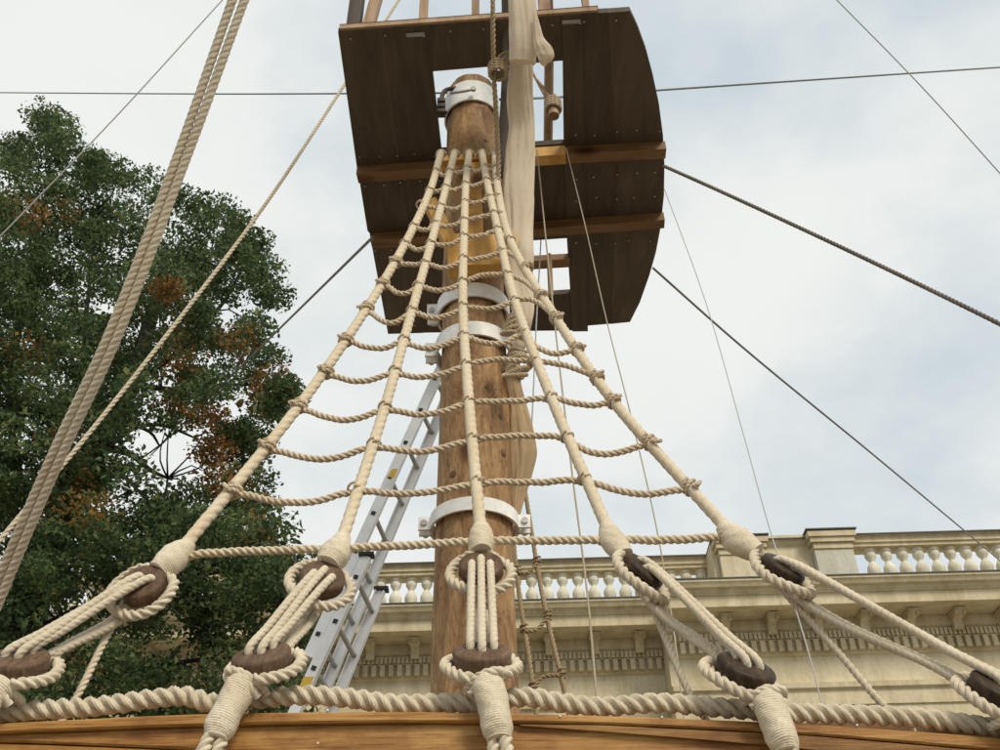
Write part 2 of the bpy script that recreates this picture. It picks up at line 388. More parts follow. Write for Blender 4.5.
for (u0, u1, wo) in ((uL, uS-.004, WO), (uS, uR, 0)):
    run('wall', [(-9, 0), (0, 0), (0, z_led-.25), (-9, z_led-.25)], M_STUCCO2, u0, u1, wo)
    run('moulding', [(0.003, z_a0-.62), (.05, z_a0-.62), (.05, z_a0-.3), (.09, z_a0-.3), (.09, z_a0), (.16, z_a0+.02), (.17, z_a1), (.003, z_a1+.05)], M_STUCCO, u0, u1, wo)
    run('moulding', [(.003, z_a0-1.1), (.1, z_a0-1.08), (.1, z_a0-.95), (.003, z_a0-.9)], M_STUCCO, u0, u1, wo)
    run('dentil_band', [(.004, z_d0-.06), (.07, z_d0-.03), (.07, z_d1), (.13, z_d1+.01), (.13, z_eg1), (.2, z_eg1+.04), (.2, z_fb+.01), (.004, z_fb+.01)], M_STUCCO, u0, u1, wo)
    run('cornice', [(.003, z_fb+.014), (.84, z_fb+.014), (.84, z_fb), (.90, z_fb), (.90, z_ft), (.94, z_ft+.01), (.94, z_cb-.02), (.97, z_cb), (1.0, z_cb+.06), (1.08, z_led-.14), (1.12, z_led-.07), (1.15, z_led-.05), (1.15, z_led-.006), (.3, z_led+.02), (.003, z_led+.02)], M_STUCCO, u0, u1, wo)
    run('flashing', [(1.17, z_led-.004), (1.17, z_led+.022), (.62, z_led+.05), (.62, z_led+.024)], M_LEAD, u0, u1, wo)
    d = MB(); k = int((u1-u0)/.178)
    for i in range(k):
        u = u0+.05+i*.178
        if u < uL+1: continue
        d.box(PB(u+.06, wo+.115, (z_d0+z_d1)/2), ub*.050, wb*.07, Vector((0, 0, (z_d1-z_d0)/2-.005)))
        for q in (0, .089): d.box(PB(u+.03+q, wo+.15, (z_eg0+z_eg1)/2), ub*.03, wb*.03, Vector((0, 0, (z_eg1-z_eg0)/2-.02)))
    d.build('dentils', M_STUCCO, pal, smooth=False, kind='stuff')
# modillion brackets: each a part, sharing one mesh
hb = z_fb
def modillion():
    b = MB(); prof = [(.2, 0), (.66, 0), (.66, -.05), (.61, -.07), (.59, -.12), (.51, -.155), (.43, -.16), (.37, -.20), (.355, -.27), (.365, -.33), (.32, -.38), (.26, -.39), (.2, -.36)]
    n = len(prof); hw = .10
    V = [ub*u + wb*w + Vector((0, 0, z)) for u in (-hw, hw) for w, z in prof]
    f = [(i, (i+1) % n, n+(i+1) % n, n+i) for i in range(n)] + [tuple(range(n))[::-1], tuple(range(n, 2*n))]
    b.add([tuple(x) for x in V], f)
    b.box(wb*.45 + Vector((0, 0, -.025)), ub*.135, wb*.24, Vector((0, 0, .022)))
    for sgn in (-1, 1): b.box(ub*sgn*.095 + wb*.60+Vector((0, 0, -.10)), ub*.03, wb*.045, Vector((0, 0, .045)), .012)
    o = b.build('bracket', M_STUCCO, None, smooth=True, angle=30); me = o.data; loc = o.location.copy(); bpy.data.objects.remove(o)
    me.transform(Matrix.Diagonal((.85, .9, .85, 1))); loc = Vector((loc.x*.85, loc.y*.9, loc.z*.85)); return me, loc
me_mod, off_mod = modillion()
def place(name, me, loc, parent):
    o = bpy.data.objects.new(name, me); COL.objects.link(o); o.parent = parent; o.location = Vector(loc)-wloc(parent); return o
MP = .93
ref_u = uw(775, 622, .6)
for k in range(-40, 20):
    u = ref_u + k*MP
    if uS+.25 < u < uR-.3: place('bracket', me_mod, PB(u, 0, z_fb)+off_mod, pal)
ref_u = uw(595, 637, -.15)
for k in range(-40, 20):
    u = ref_u + k*MP
    if uL+.3 < u < uS-.1: place('bracket', me_mod, PB(u, WO, z_fb)+off_mod, pal)
# balustrades
z_b0 = z_led+.16; z_c0 = zw(550, .35); z_c1 = zw(537.5, .5)
def lathe(prof, M=10):
    b = MB(); n = len(prof); v = []; f = []
    for r, z in prof:
        for j in range(M): v.append((r*math.cos(2*PI*j/M), r*math.sin(2*PI*j/M), z))
    for i in range(n-1):
        for j in range(M): f.append((i*M+j, i*M+(j+1) % M, (i+1)*M+(j+1) % M, (i+1)*M+j))
    f += [tuple(range(M))[::-1], tuple((n-1)*M+j for j in range(M))]
    b.add(v, f); return b
hB = z_c0-z_b0
bal = lathe([(r*1.0, z*hB) for r, z in ((.125, 0), (.125, .1), (.07, .14), (.08, .2), (.125, .33), (.14, .41), (.13, .49), (.085, .585), (.055, .64), (.06, .68), (.105, .76), (.122, .83), (.11, .9), (.135, .92), (.135, 1))], 12)
ob_ = bal.build('baluster', stone_mat('pale_baluster_stone', (.80, .76, .64), .6), None, angle=35); me_bal = ob_.data; bpy.data.objects.remove(ob_)
def balustrade(u0, u1, wo):
    run('coping', [(.12, z_c0), (.5, z_c0), (.5, z_c0+.06), (.54, z_c0+.08), (.54, z_c0+.2), (.6, z_c0+.26), (.6, z_c1), (.06, z_c1), (.06, z_c0+.2), (.12, z_c0+.1)], M_STUCCO, u0, u1, wo)
    run('coping_flashing', [(.03, z_c1+.003), (.63, z_c1+.003), (.63, z_c1+.03), (.03, z_c1+.03)], M_LEAD, u0, u1, wo)
    run('plinth', [(.14, z_led+.02), (.5, z_led+.02), (.5, z_b0), (.14, z_b0)], M_STUCCO, u0, u1, wo)
    k = int((u1-u0)/.334)
    for i in range(k+1):
        u = u0 + (u1-u0-k*.334)/2 + i*.334
        if u0+.1 < u < u1-.1: place('baluster', me_bal, PB(u, wo+.31, z_b0), pal)
u713, u763, u805, u850 = uw(713, 540, .5), uw(763, 540, .5), uw(806, 540, .5), uw(850, 540, .5)
balustrade(uw(493, 580, -.3), u713-.01, WO)
balustrade(uw(160, 580, -.3), uw(447, 580, -.3), WO)
balustrade(uL, uw(110, 580, -.3), WO)
def pedestal(u0, u1, wo, mat, wf=.62, up=.03):
    b = MB(); b.box(PB((u0+u1)/2, wo+wf/2+.02, (z_led+.02+z_c1)/2), ub*((u1-u0)/2-.06), wb*(wf/2), Vector((0, 0, (z_c1-z_led-.02)/2)))
    q = b.build('pedestal', mat, pal, smooth=False)
    c = MB()
    for dz, e in ((-.2, .0), (-.07, .05), (.04, .09)): c.box(PB((u0+u1)/2, wo+wf/2+.02, z_c1+up-.1+dz-.02), ub*((u1-u0)/2-.05+e), wb*(wf/2+.03+e), Vector((0, 0, .062)))
    c.build('cap', M_STUCCO, q, smooth=False)
    c = MB(); c.box(PB((u0+u1)/2, wo+wf/2+.02, z_c1+up+.015), ub*((u1-u0)/2+.07), wb*(wf/2+.15), Vector((0, 0, .014)))
    c.build('flashing', M_LEAD, q, smooth=False)
pedestal(uw(447, 580, -.3), uw(493, 580, -.3), WO, M_STUCCO)
pedestal(uw(110, 580, -.3), uw(160, 580, -.3), WO, M_STUCCO)
pedestal(u713, u763, 0, M_STUCCO2, .6, -.01)
run('parapet_wall', [(.1, z_led+.02), (.48, z_led+.02), (.48, z_c0+.05), (.54, z_c0+.1), (.6, z_c0+.26), (.6, z_c1-.06), (.1, z_c1-.06)], M_STUCCO2, u763-.05, u805+.05, 0)
run('coping_flashing', [(.08, z_c1-.056), (.63, z_c1-.056), (.63, z_c1-.03), (.08, z_c1-.03)], M_LEAD, u763+.04, u805-.04, 0)
run('return_wall', [(WO+.1, z_led+.02), (.44, z_led+.02), (.44, z_c1), (WO+.1, z_c1)], M_STUCCO2, u713-.06, u713+.05, 0)
pedestal(u805, u850, 0, M_GREYP, .68, .03)
balustrade(u850-.03, uR, 0)

# ================================================================== the tree
def poly_in(p, poly):
    x, y = p; c = False; n = len(poly)
    for i in range(n):
        x1, y1 = poly[i]; x2, y2 = poly[(i+1) % n]
        if (y1 > y) != (y2 > y) and x < (x2-x1)*(y-y1)/(y2-y1)+x1: c = not c
    return c
CROWN = [(-160, 190), (-40, 150), (0, 160), (8, 138), (38, 116), (62, 110), (72, 134), (110, 152), (120, 172), (140, 164), (160, 192), (178, 192), (200, 206), (212, 200), (236, 212), (250, 222), (262, 246), (274, 274), (281, 300), (264, 322),
         (258, 340), (290, 372), (296, 396), (278, 418), (262, 440), (246, 462), (250, 478), (278, 488), (282, 520), (288, 552), (305, 570), (318, 600), (318, 720), (-160, 720)]
GAPS = [((152, 452), 38, 26), ((140, 432), 20, 15), ((120, 480), 16, 16), ((178, 488), 18, 20), ((70, 205), 10, 12), ((128, 192), 12, 9), ((178, 216), 8, 8), ((82, 578), 16, 11), ((8, 560), 14, 10), ((120, 250), 12, 8), ((205, 265), 7, 6), ((60, 330), 10, 8),
        ((40, 400), 9, 7), ((2, 440), 8, 12), ((160, 320), 8, 8), ((225, 400), 14, 9), ((215, 330), 10, 8), ((238, 362), 9, 9), ((20, 470), 10, 10), ((140, 650), 26, 12), ((110, 625), 20, 9), ((60, 650), 16, 9), ((180, 640), 14, 8), ((50, 610), 12, 8), ((205, 560), 8, 8), ((150, 690), 26, 8), ((30, 520), 8, 9)]
ORANGE = [(40, 355, 12, .7), (78, 505, 26, 2), (160, 300, 14, 1), (175, 372, 20, 1), (165, 392, 16, 1), (206, 425, 14, 1), (218, 446, 15, 1), (232, 474, 16, 1), (235, 345, 12, .6), (268, 378, 12, 1), (185, 330, 16, .7), (22, 214, 9, 1),
          (66, 216, 12, .3), (226, 486, 13, 1), (250, 525, 15, .6), (55, 430, 12, .6), (205, 232, 7, .6), (260, 400, 10, .7), (215, 408, 14, 1), (180, 350, 16, .9), (150, 405, 14, .6), (20, 380, 10, .7), (60, 660, 10, .4), (270, 500, 12, .4)]
tree = thing('oak_tree', (atY(20, 690, 13).x, 13, 0), 'tall dark green tree with orange autumn patches at left, before the palace', 'tree')
clus = []
tries = 0
clus += [(x, y, 12.6+rng.normal(0, .8)) for x, y in ((52, 116), (44, 126), (62, 124), (54, 140), (36, 142), (72, 146), (22, 146), (8, 152), (-8, 160), (90, 160), (104, 166), (60, 158), (40, 160), (15, 165), (80, 172), (150, 175), (165, 196), (130, 182), (190, 200), (222, 210), (240, 220), (258, 240), (268, 270), (272, 296), (250, 255), (235, 240), (284, 386), (270, 400), (255, 330), (100, 180), (120, 170), (85, 190))]
while len(clus) < 980 and tries < 30000:
    tries += 1
    px, py = rng.uniform(-150, 322), rng.uniform(105, 718)
    if not poly_in((px, py), CROWN): continue
    if any(((px-c[0])/(a*1.1))**2+((py-c[1])/(b*1.1))**2 < 1 for c, a, b in GAPS) and rng.random() < .93: continue
    if py > 600 and rng.random() < .42: continue
    Y = 12.6 + rng.normal(0, 1.25); clus.append((px, py, min(15.5, max(10., Y))))
LV = []; LM = []
for px, py, Y in clus:
    c = np.array(atY(px, py, Y)); R = rng.uniform(.24, .42)
    k = int(rng.uniform(190, 300)); d = rng.normal(0, 1, (k, 3)); d /= np.linalg.norm(d, axis=1)[:, None]
    pos = c + d*(R*rng.uniform(.1, 1, (k, 1))**.55)*np.array([1.1, 1, .72])
    om = 0
    for ox, oy, rr, st in ORANGE:
        if (px-ox)**2+(py-oy)**2 < (rr*1.12)**2: om = max(om, .85*min(1, st))
    yel = om > 0 and rng.random() < .25
    tone = rng.random()
    a = rng.normal(0, 1, (k, 3)); a[:, 2] -= .2; a /= np.linalg.norm(a, axis=1)[:, None]
    b = np.cross(a, rng.normal(0, 1, (k, 3))); b /= np.linalg.norm(b, axis=1)[:, None]+1e-9
    l = rng.uniform(.024, .052, (k, 1))*np.where(rng.random((k, 1)) < .12, 1.6, 1); w = l*rng.uniform(.42, .62, (k, 1)); nn = np.cross(a, b)*w*.35
    LV.append(np.stack([pos-a*l, pos-b*w+nn, pos+a*l*.9, pos+b*w+nn], 1))
    r = rng.random(k); r2 = rng.random(k)
    LM += [int(x) for x in np.where(r < om, np.where(r2 < .6, 3, 2 if yel else 4), np.where(r2 < .38+.35*tone, 0, np.where(r2 < .90, 1, 2)))]
V = np.concatenate(LV).reshape(-1, 3); nL = len(V)//4
b = MB(); b.v = [V]; b.n = len(V); b.f = [(4*i, 4*i+1, 4*i+2, 4*i+3) for i in range(nL)]; b.mi = LM; b.uv = []; b.has_uv = False
b.build('crown', LEAVES, tree, smooth=False, kind='stuff')
tk = [(8, 760, 13), (22, 640, 13), (45, 560, 13), (78, 480, 12.9), (105, 430, 12.8), (130, 385, 12.8), (150, 320, 12.7), (165, 250, 12.7)]
P = [Vector((atY(8, 760, 13).x-.35, 13, 0))] + [atY(*q) for q in tk]
b = MB(); pts, s = smooth_path(P, .12)
sweep(b, pts, s, lambda s_, th: (.42*(1-s_/s[-1])**.8+.04)*(1+.07*np.sin(5*th+s_*2)), 12)
b.build('trunk', M_BARK, tree)
limbs = [[(92, 455), (112, 449), (132, 455), (150, 470), (172, 480)], [(85, 470), (112, 469), (130, 482), (146, 500)], [(100, 440), (125, 425), (150, 432), (160, 447)], [(45, 560), (20, 480), (10, 400), (25, 300), (45, 200), (55, 130)],
         [(105, 430), (85, 360), (90, 280), (100, 200)], [(130, 385), (180, 350), (225, 300), (250, 250)], [(130, 385), (185, 390), (230, 385), (280, 385)], [(78, 480), (40, 440), (-20, 400), (-60, 350)],
         [(22, 640), (80, 610), (150, 590), (230, 570), (290, 580)], [(45, 560), (110, 545), (180, 540), (250, 530)], [(22, 640), (-20, 590), (-60, 560)], [(8, 720), (100, 680), (200, 660), (290, 660)], [(150, 320), (200, 270), (230, 230)], [(100, 455), (130, 430), (160, 425), (200, 440)]]
ends = []
for q in limbs:
    Y0 = 12.9; dY = rng.uniform(-1.2, 1.2)
    P = [atY(x, y, Y0+dY*i/len(q)) for i, (x, y) in enumerate(q)]
    b = MB(); pts, s = smooth_path(P, .1); r0 = .06 if len(q) > 4 else .04
    sweep(b, pts, s, lambda s_, th: r0*(1-s_/s[-1])**.7+.012, 8); b.build('branch', M_BARK, tree)
    ends += [pts[i] for i in range(3, len(pts), 2)]
b = MB(); E = np.array(ends)
for px, py, Y in clus[::2]:
    c = np.array(atY(px, py, Y)); i = np.argmin(((E-c)**2).sum(1)); a = E[i]
    if np.linalg.norm(a-c) > 1.3: continue
    mid = (a+c)/2+rng.normal(0, .12, 3); pts, s = smooth_path([a, mid, c], .2)
    sweep(b, pts, s, lambda s_, th: 0.012*(1-s_/s[-1])+.004, 5, caps=False)
b.build('twigs', M_BARK, tree, kind='stuff')

# ================================================================== bulwark of the ship
YR = 2.96
hull = thing('ship_bulwark', (0, 3.1, 0), 'varnished pine plank bulwark of the ship along the bottom of the view', 'ship side')
EDG = [
    [(-150, 729), (0, 722), (200, 712), (400, 710), (600, 714), (800, 722), (1000, 736), (1150, 752)],
    [(-150, 741), (0, 733), (200, 725.5), (400, 722), (600, 724), (800, 734), (1000, 751), (1150, 768)],
    [(-150, 741), (0, 742), (200, 750), (400, 766), (600, 785), (800, 805), (1000, 830), (1150, 850)],
    [(-150, 830), (0, 826), (200, 820), (400, 822), (600, 828), (800, 845), (1000, 868), (1150, 890)]]
def edge_pts(e, Y, off=0):
    xs = np.linspace(-150, 1150, 40); ys = np.interp(xs, [p[0] for p in e], [p[1] for p in e])
    ker = np.hanning(7); ker /= ker.sum(); ys = np.convolve(np.pad(ys, 3, 'reflect', reflect_type='odd'), ker, 'valid')
    return [atY(x, y+off, Y) for x, y in zip(xs, ys)]
def plank(e0, e1, Yf, th, mat=M_PINE, gap=.5):
    t = edge_pts(e0, Yf, gap); bo = edge_pts(e1, Yf, -gap); n = len(t); b = MB(); v = []; be = .005
    for a, c in zip(t, bo):
        if (a.z-c.z) < .004: c = a - Vector((0, 0, .004))
        k = min(be, (a.z-c.z)*.3)
        v += [(a.x, Yf+k, a.z), (a.x, Yf, a.z-k), (c.x, Yf, c.z+k), (c.x, Yf+k, c.z), (c.x, Yf+th, c.z), (a.x, Yf+th, a.z)]
    f = [(i*6+j, i*6+(j+1) % 6, (i+1)*6+(j+1) % 6, (i+1)*6+j) for i in range(n-1) for j in range(6)] + [tuple(range(6)), tuple((n-1)*6+j for j in range(6))[::-1]]
    b.add(v, f); return b.build('plank', mat, hull, angle=25)
plank(EDG[0], EDG[1], YR-.028, .10, gap=1.0)
plank(EDG[1], EDG[2], YR-.006, .06, gap=1.0)
plank(EDG[2], EDG[3], YR, .06)
EDG.append([(p[0], p[1]+110) for p in EDG[3]]); plank(EDG[3], EDG[4], YR+.004, .06)
sc_e = [(515, 725), (600, 731), (700, 739), (800, 748), (1000, 772), (1150, 792)]     # scarfed wedge board
b = MB(); xs = np.linspace(520, 1150, 24); t = []; bo = []
for x in xs:
    t.append(atY(x, np.interp(x, [p[0] for p in EDG[1]], [p[1] for p in EDG[1]])+1.2, YR-.022)); bo.append(atY(x, np.interp(x, [p[0] for p in sc_e], [p[1] for p in sc_e]), YR-.022))
v = []
for a, c in zip(t, bo): v += [tuple(a), tuple(c), (c.x, c.y+.014, c.z), (a.x, a.y+.014, a.z)]
b.add(v, [(i*4+j, i*4+(j+1) % 4, (i+1)*4+(j+1) % 4, (i+1)*4+j) for i in range(23) for j in range(4)] + [(0, 1, 2, 3), (92, 95, 94, 93)])
b.build('plank', M_PINE, hull, angle=25)
b = MB()
for x, y in ((238, 724), (328, 710), (857, 725), (318, 743), (662, 717), (560, 716)):
    p = atY(x, y, YR-.030); b.box(p, Vector((.0022, 0, 0)), Vector((0, .002, 0)), Vector((0, 0, .0022)), 0)
b.build('nail_heads', M_BAND, hull, kind='stuff')
zr = atY(500, 712, YR).z
b = MB(); b.box((0, 4.9, zr-.62), Vector((4.5, 0, 0)), Vector((0, 1.95, 0)), Vector((0, 0, .03)))
b.build('deck', M_BEAM, hull, smooth=False)
b = MB(); b.box((0, 3.12, zr-.7), Vector((4.5, 0, 0)), Vector((0, .05, 0)), Vector((0, 0, .68))); b.build('inner_planking', M_BEAM, hull, smooth=False)
b = MB(); b.box((0, 4.9, (zr-.66)/2), Vector((4.4, 0, 0)), Vector((0, 1.85, 0)), Vector((0, 0, (zr-.66)/2-.02)));  b.build('hull', M_DARKWOOD, hull, smooth=False)

cab = [(-60, 714), (0, 712), (50, 709), (98, 706), (150, 699), (185, 696), (213, 703), (257, 699), (303, 695), (349, 698), (395, 704), (450, 703), (480, 704), (523, 697), (563, 703), (600, 707), (657, 703), (723, 708), (790, 713), (860, 715), (927, 719), (993, 728), (1060, 738)]
b = MB(); FZ[:] = [[], 500]; rope(b, [atY(x, y, 2.985) for x, y in cab], .0315, .125, 1, .24, 21)
b.build('thick_rope', M_CABLE)
fuzz(FZ[0], M_CABLE, bpy.data.objects['thick_rope']); FZ[:] = [None]
bpy.data.objects['thick_rope']['label'] = 'thick twisted cream rope lying along the top of the wooden bulwark'
bpy.data.objects['thick_rope']['category'] = 'rope'

# ================================================================== mast
YM = 4.5
mb0, mt0 = atY(475.5, 690, YM), atY(472, 94, YM)
mast = thing('mast', (mb0.x, YM, zr-.62), 'thick knotty round wooden mast with white metal bands in the centre', 'mast')
def mast_c(z): t = (z-mb0.z)/(mt0.z-mb0.z); return mb0.lerp(mt0, t)
def mast_r(z):
    t = (z-mb0.z)/(mt0.z-mb0.z); return .202 - .03*t
zt = mt0.z
b = MB(); zs = np.linspace(zr-.62, zt, 150); pts = np.array([mast_c(z) for z in zs]); s = zs-zs[0]
def mrf(s_, th):
    z = s_+zs[0]; t = (z-mb0.z)/(mt0.z-mb0.z)
    return (.202-.03*t)*(1+.014*np.sin(3*th+z*1.7)+.012*np.sin(5*th-z*2.9+1)+.01*np.sin(2*th+z*5.1)+.006*np.sin(9*th+z*8)+.006*np.sin(13*th-z*6))
sweep(b, pts, s, mrf, 64, ref=(0, -1, 0)); b.build('spar', M_MAST, mast)
# knots standing slightly proud
kb = MB()
for px, py in ((500, 408), (504, 443), (452, 470), (486, 385), (485, 135)):
    p = atY(px, py, YM-.2); c = mast_c(p.z); dx = p.x-c.x; r = mast_r(p.z); dy = -math.sqrt(max(.0001, r*r-dx*dx)); q = Vector((p.x, c.y+dy, p.z)); nrm = Vector((dx, dy, 0)).normalized()
    t = nrm.cross(Vector((0, 0, 1)))
    vs = [q+nrm*.004]; k = 10
    for (rr, hh) in ((.010, .0035), (.020, -.004)):
        for j in range(k): a = 2*PI*j/k; vs.append(q + t*rr*math.cos(a)*(1+.2*rng.random()) + Vector((0, 0, rr*1.2*math.sin(a))) + nrm*hh)
    kb.add([tuple(v) for v in vs], [(0, 1+j, 1+(j+1) % k) for j in range(k)] + [(1+j, 1+k+j, 1+k+(j+1) % k, 1+(j+1) % k) for j in range(k)])
kb.build('knots', wood_mat('knot_wood', [(.10, .045, .02), (.16, .08, .04), (.24, .13, .07)], (30, 30, 30), .6, 0), mast, kind='stuff')
def ring_band(py, hpx, extra, ears=(1, 1), tilt=0, label=None):
    Yf = YM-.23; z1 = atY(474, py, Yf).z; z0 = atY(474, py+hpx, Yf).z; zc = (z0+z1)/2; c = mast_c(zc); r = mast_r(zc)+extra
    b = MB(); M = 56; th = .012; v = []
    for j in range(M):
        a = 2*PI*j/M; d = Vector((math.cos(a), math.sin(a), 0)); dz = tilt*math.cos(a)
        for rr, zz in ((r, z0), (r+th, z0), (r+th, z1), (r, z1)): v.append(c.to_2d().to_3d()+d*rr+Vector((0, 0, zz+dz)))
    f = [(j*4+k, ((j+1) % M)*4+k, ((j+1) % M)*4+(k+1) % 4, j*4+(k+1) % 4) for j in range(M) for k in range(4)]
    b.add([tuple(x) for x in v], f)
    for sg, on in ((-1, ears[0]), (1, ears[1])):
        if not on: continue
        e = Vector((c.x+sg*(r+.035), c.y-.03, zc)); b.box(e, Vector((.034, 0, 0)), Vector((0, .008, 0)), Vector((0, 0, (z1-z0)/2)), .002)
        b.box(e+Vector((0, .06, 0)), Vector((.034, 0, 0)), Vector((0, .008, 0)), Vector((0, 0, (z1-z0)/2)), .002)
    o = b.build('metal_band', M_BAND, mast)
    for sg, on in ((-1, ears[0]), (1, ears[1])):
        if not on: continue
        e = Vector((c.x+sg*(r+.04), c.y-.045, zc)); q = MB()
        tube(q, [e, e+Vector((0, .14, 0))], .009, 8, .05, True)
        for yy in (-.004, .125): tube(q, [e+Vector((0, yy, 0)), e+Vector((0, yy+.012, 0))], .018, 6, .01, True)
        q.build('bolt', M_BOLT, o)
ring_band(496, 13, .020)
ring_band(320, 13, .022)
ring_band(281, 13, .020, (1, 0))
ring_band(76, 19, .012, (0, 0))
# iron fittings of the mast head
b = MB(); p = atY(446, 90, YM-.15); tube(b, [p+Vector((.08, 0, .02)), p, p+Vector((-.03, 0, -.09)), p+Vector((-.03, 0, -.2)), p+Vector((0, 0, -.26))], .016, 8, .02)
for k in range(3): b.box(p+Vector((-.03, 0, -.14-.06*k)), Vector((.028, 0, 0)), Vector((0, .028, 0)), Vector((0, 0, .018)), .004)
b.build('shackle', M_RUST, mast)
b = MB(); p = atY(466, 91, YM-.24); tube(b, [p+Vector((-.11, .03, .02)), p, p+Vector((.05, 0, .02))], .010, 8, .02); tube(b, [p+Vector((.05, -.01, .02)), p+Vector((.05, .01, .02))], .02, 8, .01, True); b.build('hook', M_BOLT, mast)
# timber knees in front of the mast under the top
YK = 4.22
def kbar(p0, p1, w, h, Y0=YK, Y1=YK, mat=M_PINE2, name='knee'):
    b = MB(); b.bar(atY(*p0, Y0), atY(*p1, Y1), w, h, (0, 1, 0), .006); return b.build(name, mat, mast)
kbar((475, 272), (474, 240), .31, .12, name='cheek_block')
kbar((475, 242), (472, 168), .11, .10, YK+.03, YK+.06, name='post')
kbar((461, 264), (430, 203), .085, .08, YK+.01, YK+.01, name='brace')
kbar((488, 262), (515, 200), .085, .08, YK+.01, YK+.01, name='brace')

# ================================================================== the top (platform)
H = CAMZ + 5.76
top = thing('mast_top_platform', (mast_c(H).x, YM, H), 'dark stained wooden lookout platform with one rounded side and a square hole around the mast', 'platform')
def hp(px, py, dz=0): p = atZ(px, py, H); return Vector((p.x, p.y, H+dz))
def board(pix, dz=0, mat=M_DARKWOOD, name='board', th=.05):
    b = MB(); b.prism([hp(x, y, dz) for x, y in pix], (0, 0, th)); return b.build(name, mat, top, smooth=False)
def cut(ax, ay, bx, by, pts=None): pass
def lin(a, b_, t): return (a[0]+(b_[0]-a[0])*t, a[1]+(b_[1]-a[1])*t)
board([(338, 32), (383, 28.8), (423, 333), (388, 334), (369.5, 233), (367.5, 231), (359, 178), (357.5, 172)], 0)
board([(382.6, 28.8), (432.5, 25.3), (432.5, 72), (441.5, 152), (455.5, 332.5), (422.6, 333)], .003)
board([(432.0, 25.3), (497.5, 20.6), (498.5, 66.5), (432.0, 72)], 0.0055); board([(497.0, 20.6), (562, 16), (563, 61), (498.3, 66.5)], .004)
board([(441.3, 152), (498, 148.4), (502, 243), (449, 247)], .0015); board([(498.0, 148.4), (564, 144), (567, 238.5), (502.3, 243)], .004)
board([(449.3, 247), (505, 243), (508, 298), (457, 332)], .0); board([(455, 301), (512, 298), (570.5, 294), (572.5, 331), (457, 332.3)], .006)
board([(562, 16), (582.6, 14.5), (587.9, 331), (572.4, 331.2), (570.4, 294), (566.9, 238.5), (563.9, 144), (562.9, 61)], -.004)
board([(582.0, 14.5), (608, 12.7), (618, 166), (611, 324), (587.3, 326)], .003)
board([(607.7, 12.7), (630, 11), (638, 28), (646, 50), (653, 76), (659, 104), (663, 135), (664.5, 165), (664, 195), (660.5, 228), (656, 252), (649.5, 275), (640, 302), (630, 322), (610.7, 324), (617.7, 166)], 0)
def beam(p0, p1, drop, dep, mat=M_BEAM, dz=-.002, name='beam'):
    a, c = hp(*p0), hp(*p1); d = (c-a).normalized(); nn = Vector((-d.y, d.x, 0))
    b = MB(); b.prism([a+Vector((0, 0, dz)), c+Vector((0, 0, dz)), c+nn*dep+Vector((0, 0, dz)), a+nn*dep+Vector((0, 0, dz))], (0, 0, -drop)); return b.build(name, mat, top, smooth=False)
beam((357, 166), (438, 160), .085, .09); beam((566, 146), (665, 141), .085, .09)
beam((438.5, 153.5), (565, 145), .10, .09, M_PINE2)
beam((371, 233), (663.5, 212), .085, .09)
beam((512, 259.5), (569.5, 256), .06, .10, M_BEAM, .03)
b = MB(); b.bar(hp(340, 33, .035), hp(598, 14.5, .035), .045, .05, (0, 0, 1), .004); b.build('toe_board', M_POST, top)
for (x0, y0) in ((406, 33), (562, 20)):
    b = MB(); b.prism([hp(x0, y0, -.002), hp(x0+18, y0-1.2, -.002), hp(x0+19.5, y0+3.5, -.002), hp(x0+15, y0+2.8, -.002), hp(x0+.2, y0+3.6, -.002)], (0, 0, -.006)); b.build('strap', M_BOLT, top, smooth=False)
for (p, tilt, w, mt) in (((352, 27), 0.0, .085, M_YARD), ((349, 28), .0, .06, M_POST), ((366, 26), .012, .07, M_POST), ((422, 22), .0, .055, M_POST), ((475.5, 17), 0, .05, M_POST), ((546, 14), 0, .075, M_POST), ((588, 10), 0, .045, M_POST)):
    a = hp(p[0], p[1]+6, .07); a.y += .04
    b = MB(); b.bar(a, a+Vector((tilt*8, 0, 1.0)), w, w, (0, 1, 0), .004); b.build('railing_post', mt, top)
b = MB(); a = hp(345, 33, 1.09); c = hp(600, 14, 1.09); b.bar(a+Vector((0, .04, 0)), c+Vector((0, .04, 0)), .08, .06, (0, 0, 1), .004); b.build('handrail', M_POST, top)
b = MB()
for x0, y0, x1, y1 in ((360, 158, 436, 153), (360, 186, 440, 180), (572, 134, 660, 130), (572, 178, 660, 172), (374, 250, 446, 246), (575, 200, 658, 196), (575, 246, 650, 240), (342, 40, 626, 20), (392, 326, 560, 324)):
    for t in np.linspace(.03, .97, 9 if x1-x0 > 150 else 5):
        q = hp(x0+(x1-x0)*t+rng.normal(0, 1.5), y0+(y1-y0)*t+rng.normal(0, 1.2), -.006); b.box(q, Vector((.006, 0, 0)), Vector((0, .006, 0)), Vector((0, 0, .003)))
b.build('nail_heads', M_BOLT, top, kind='stuff')
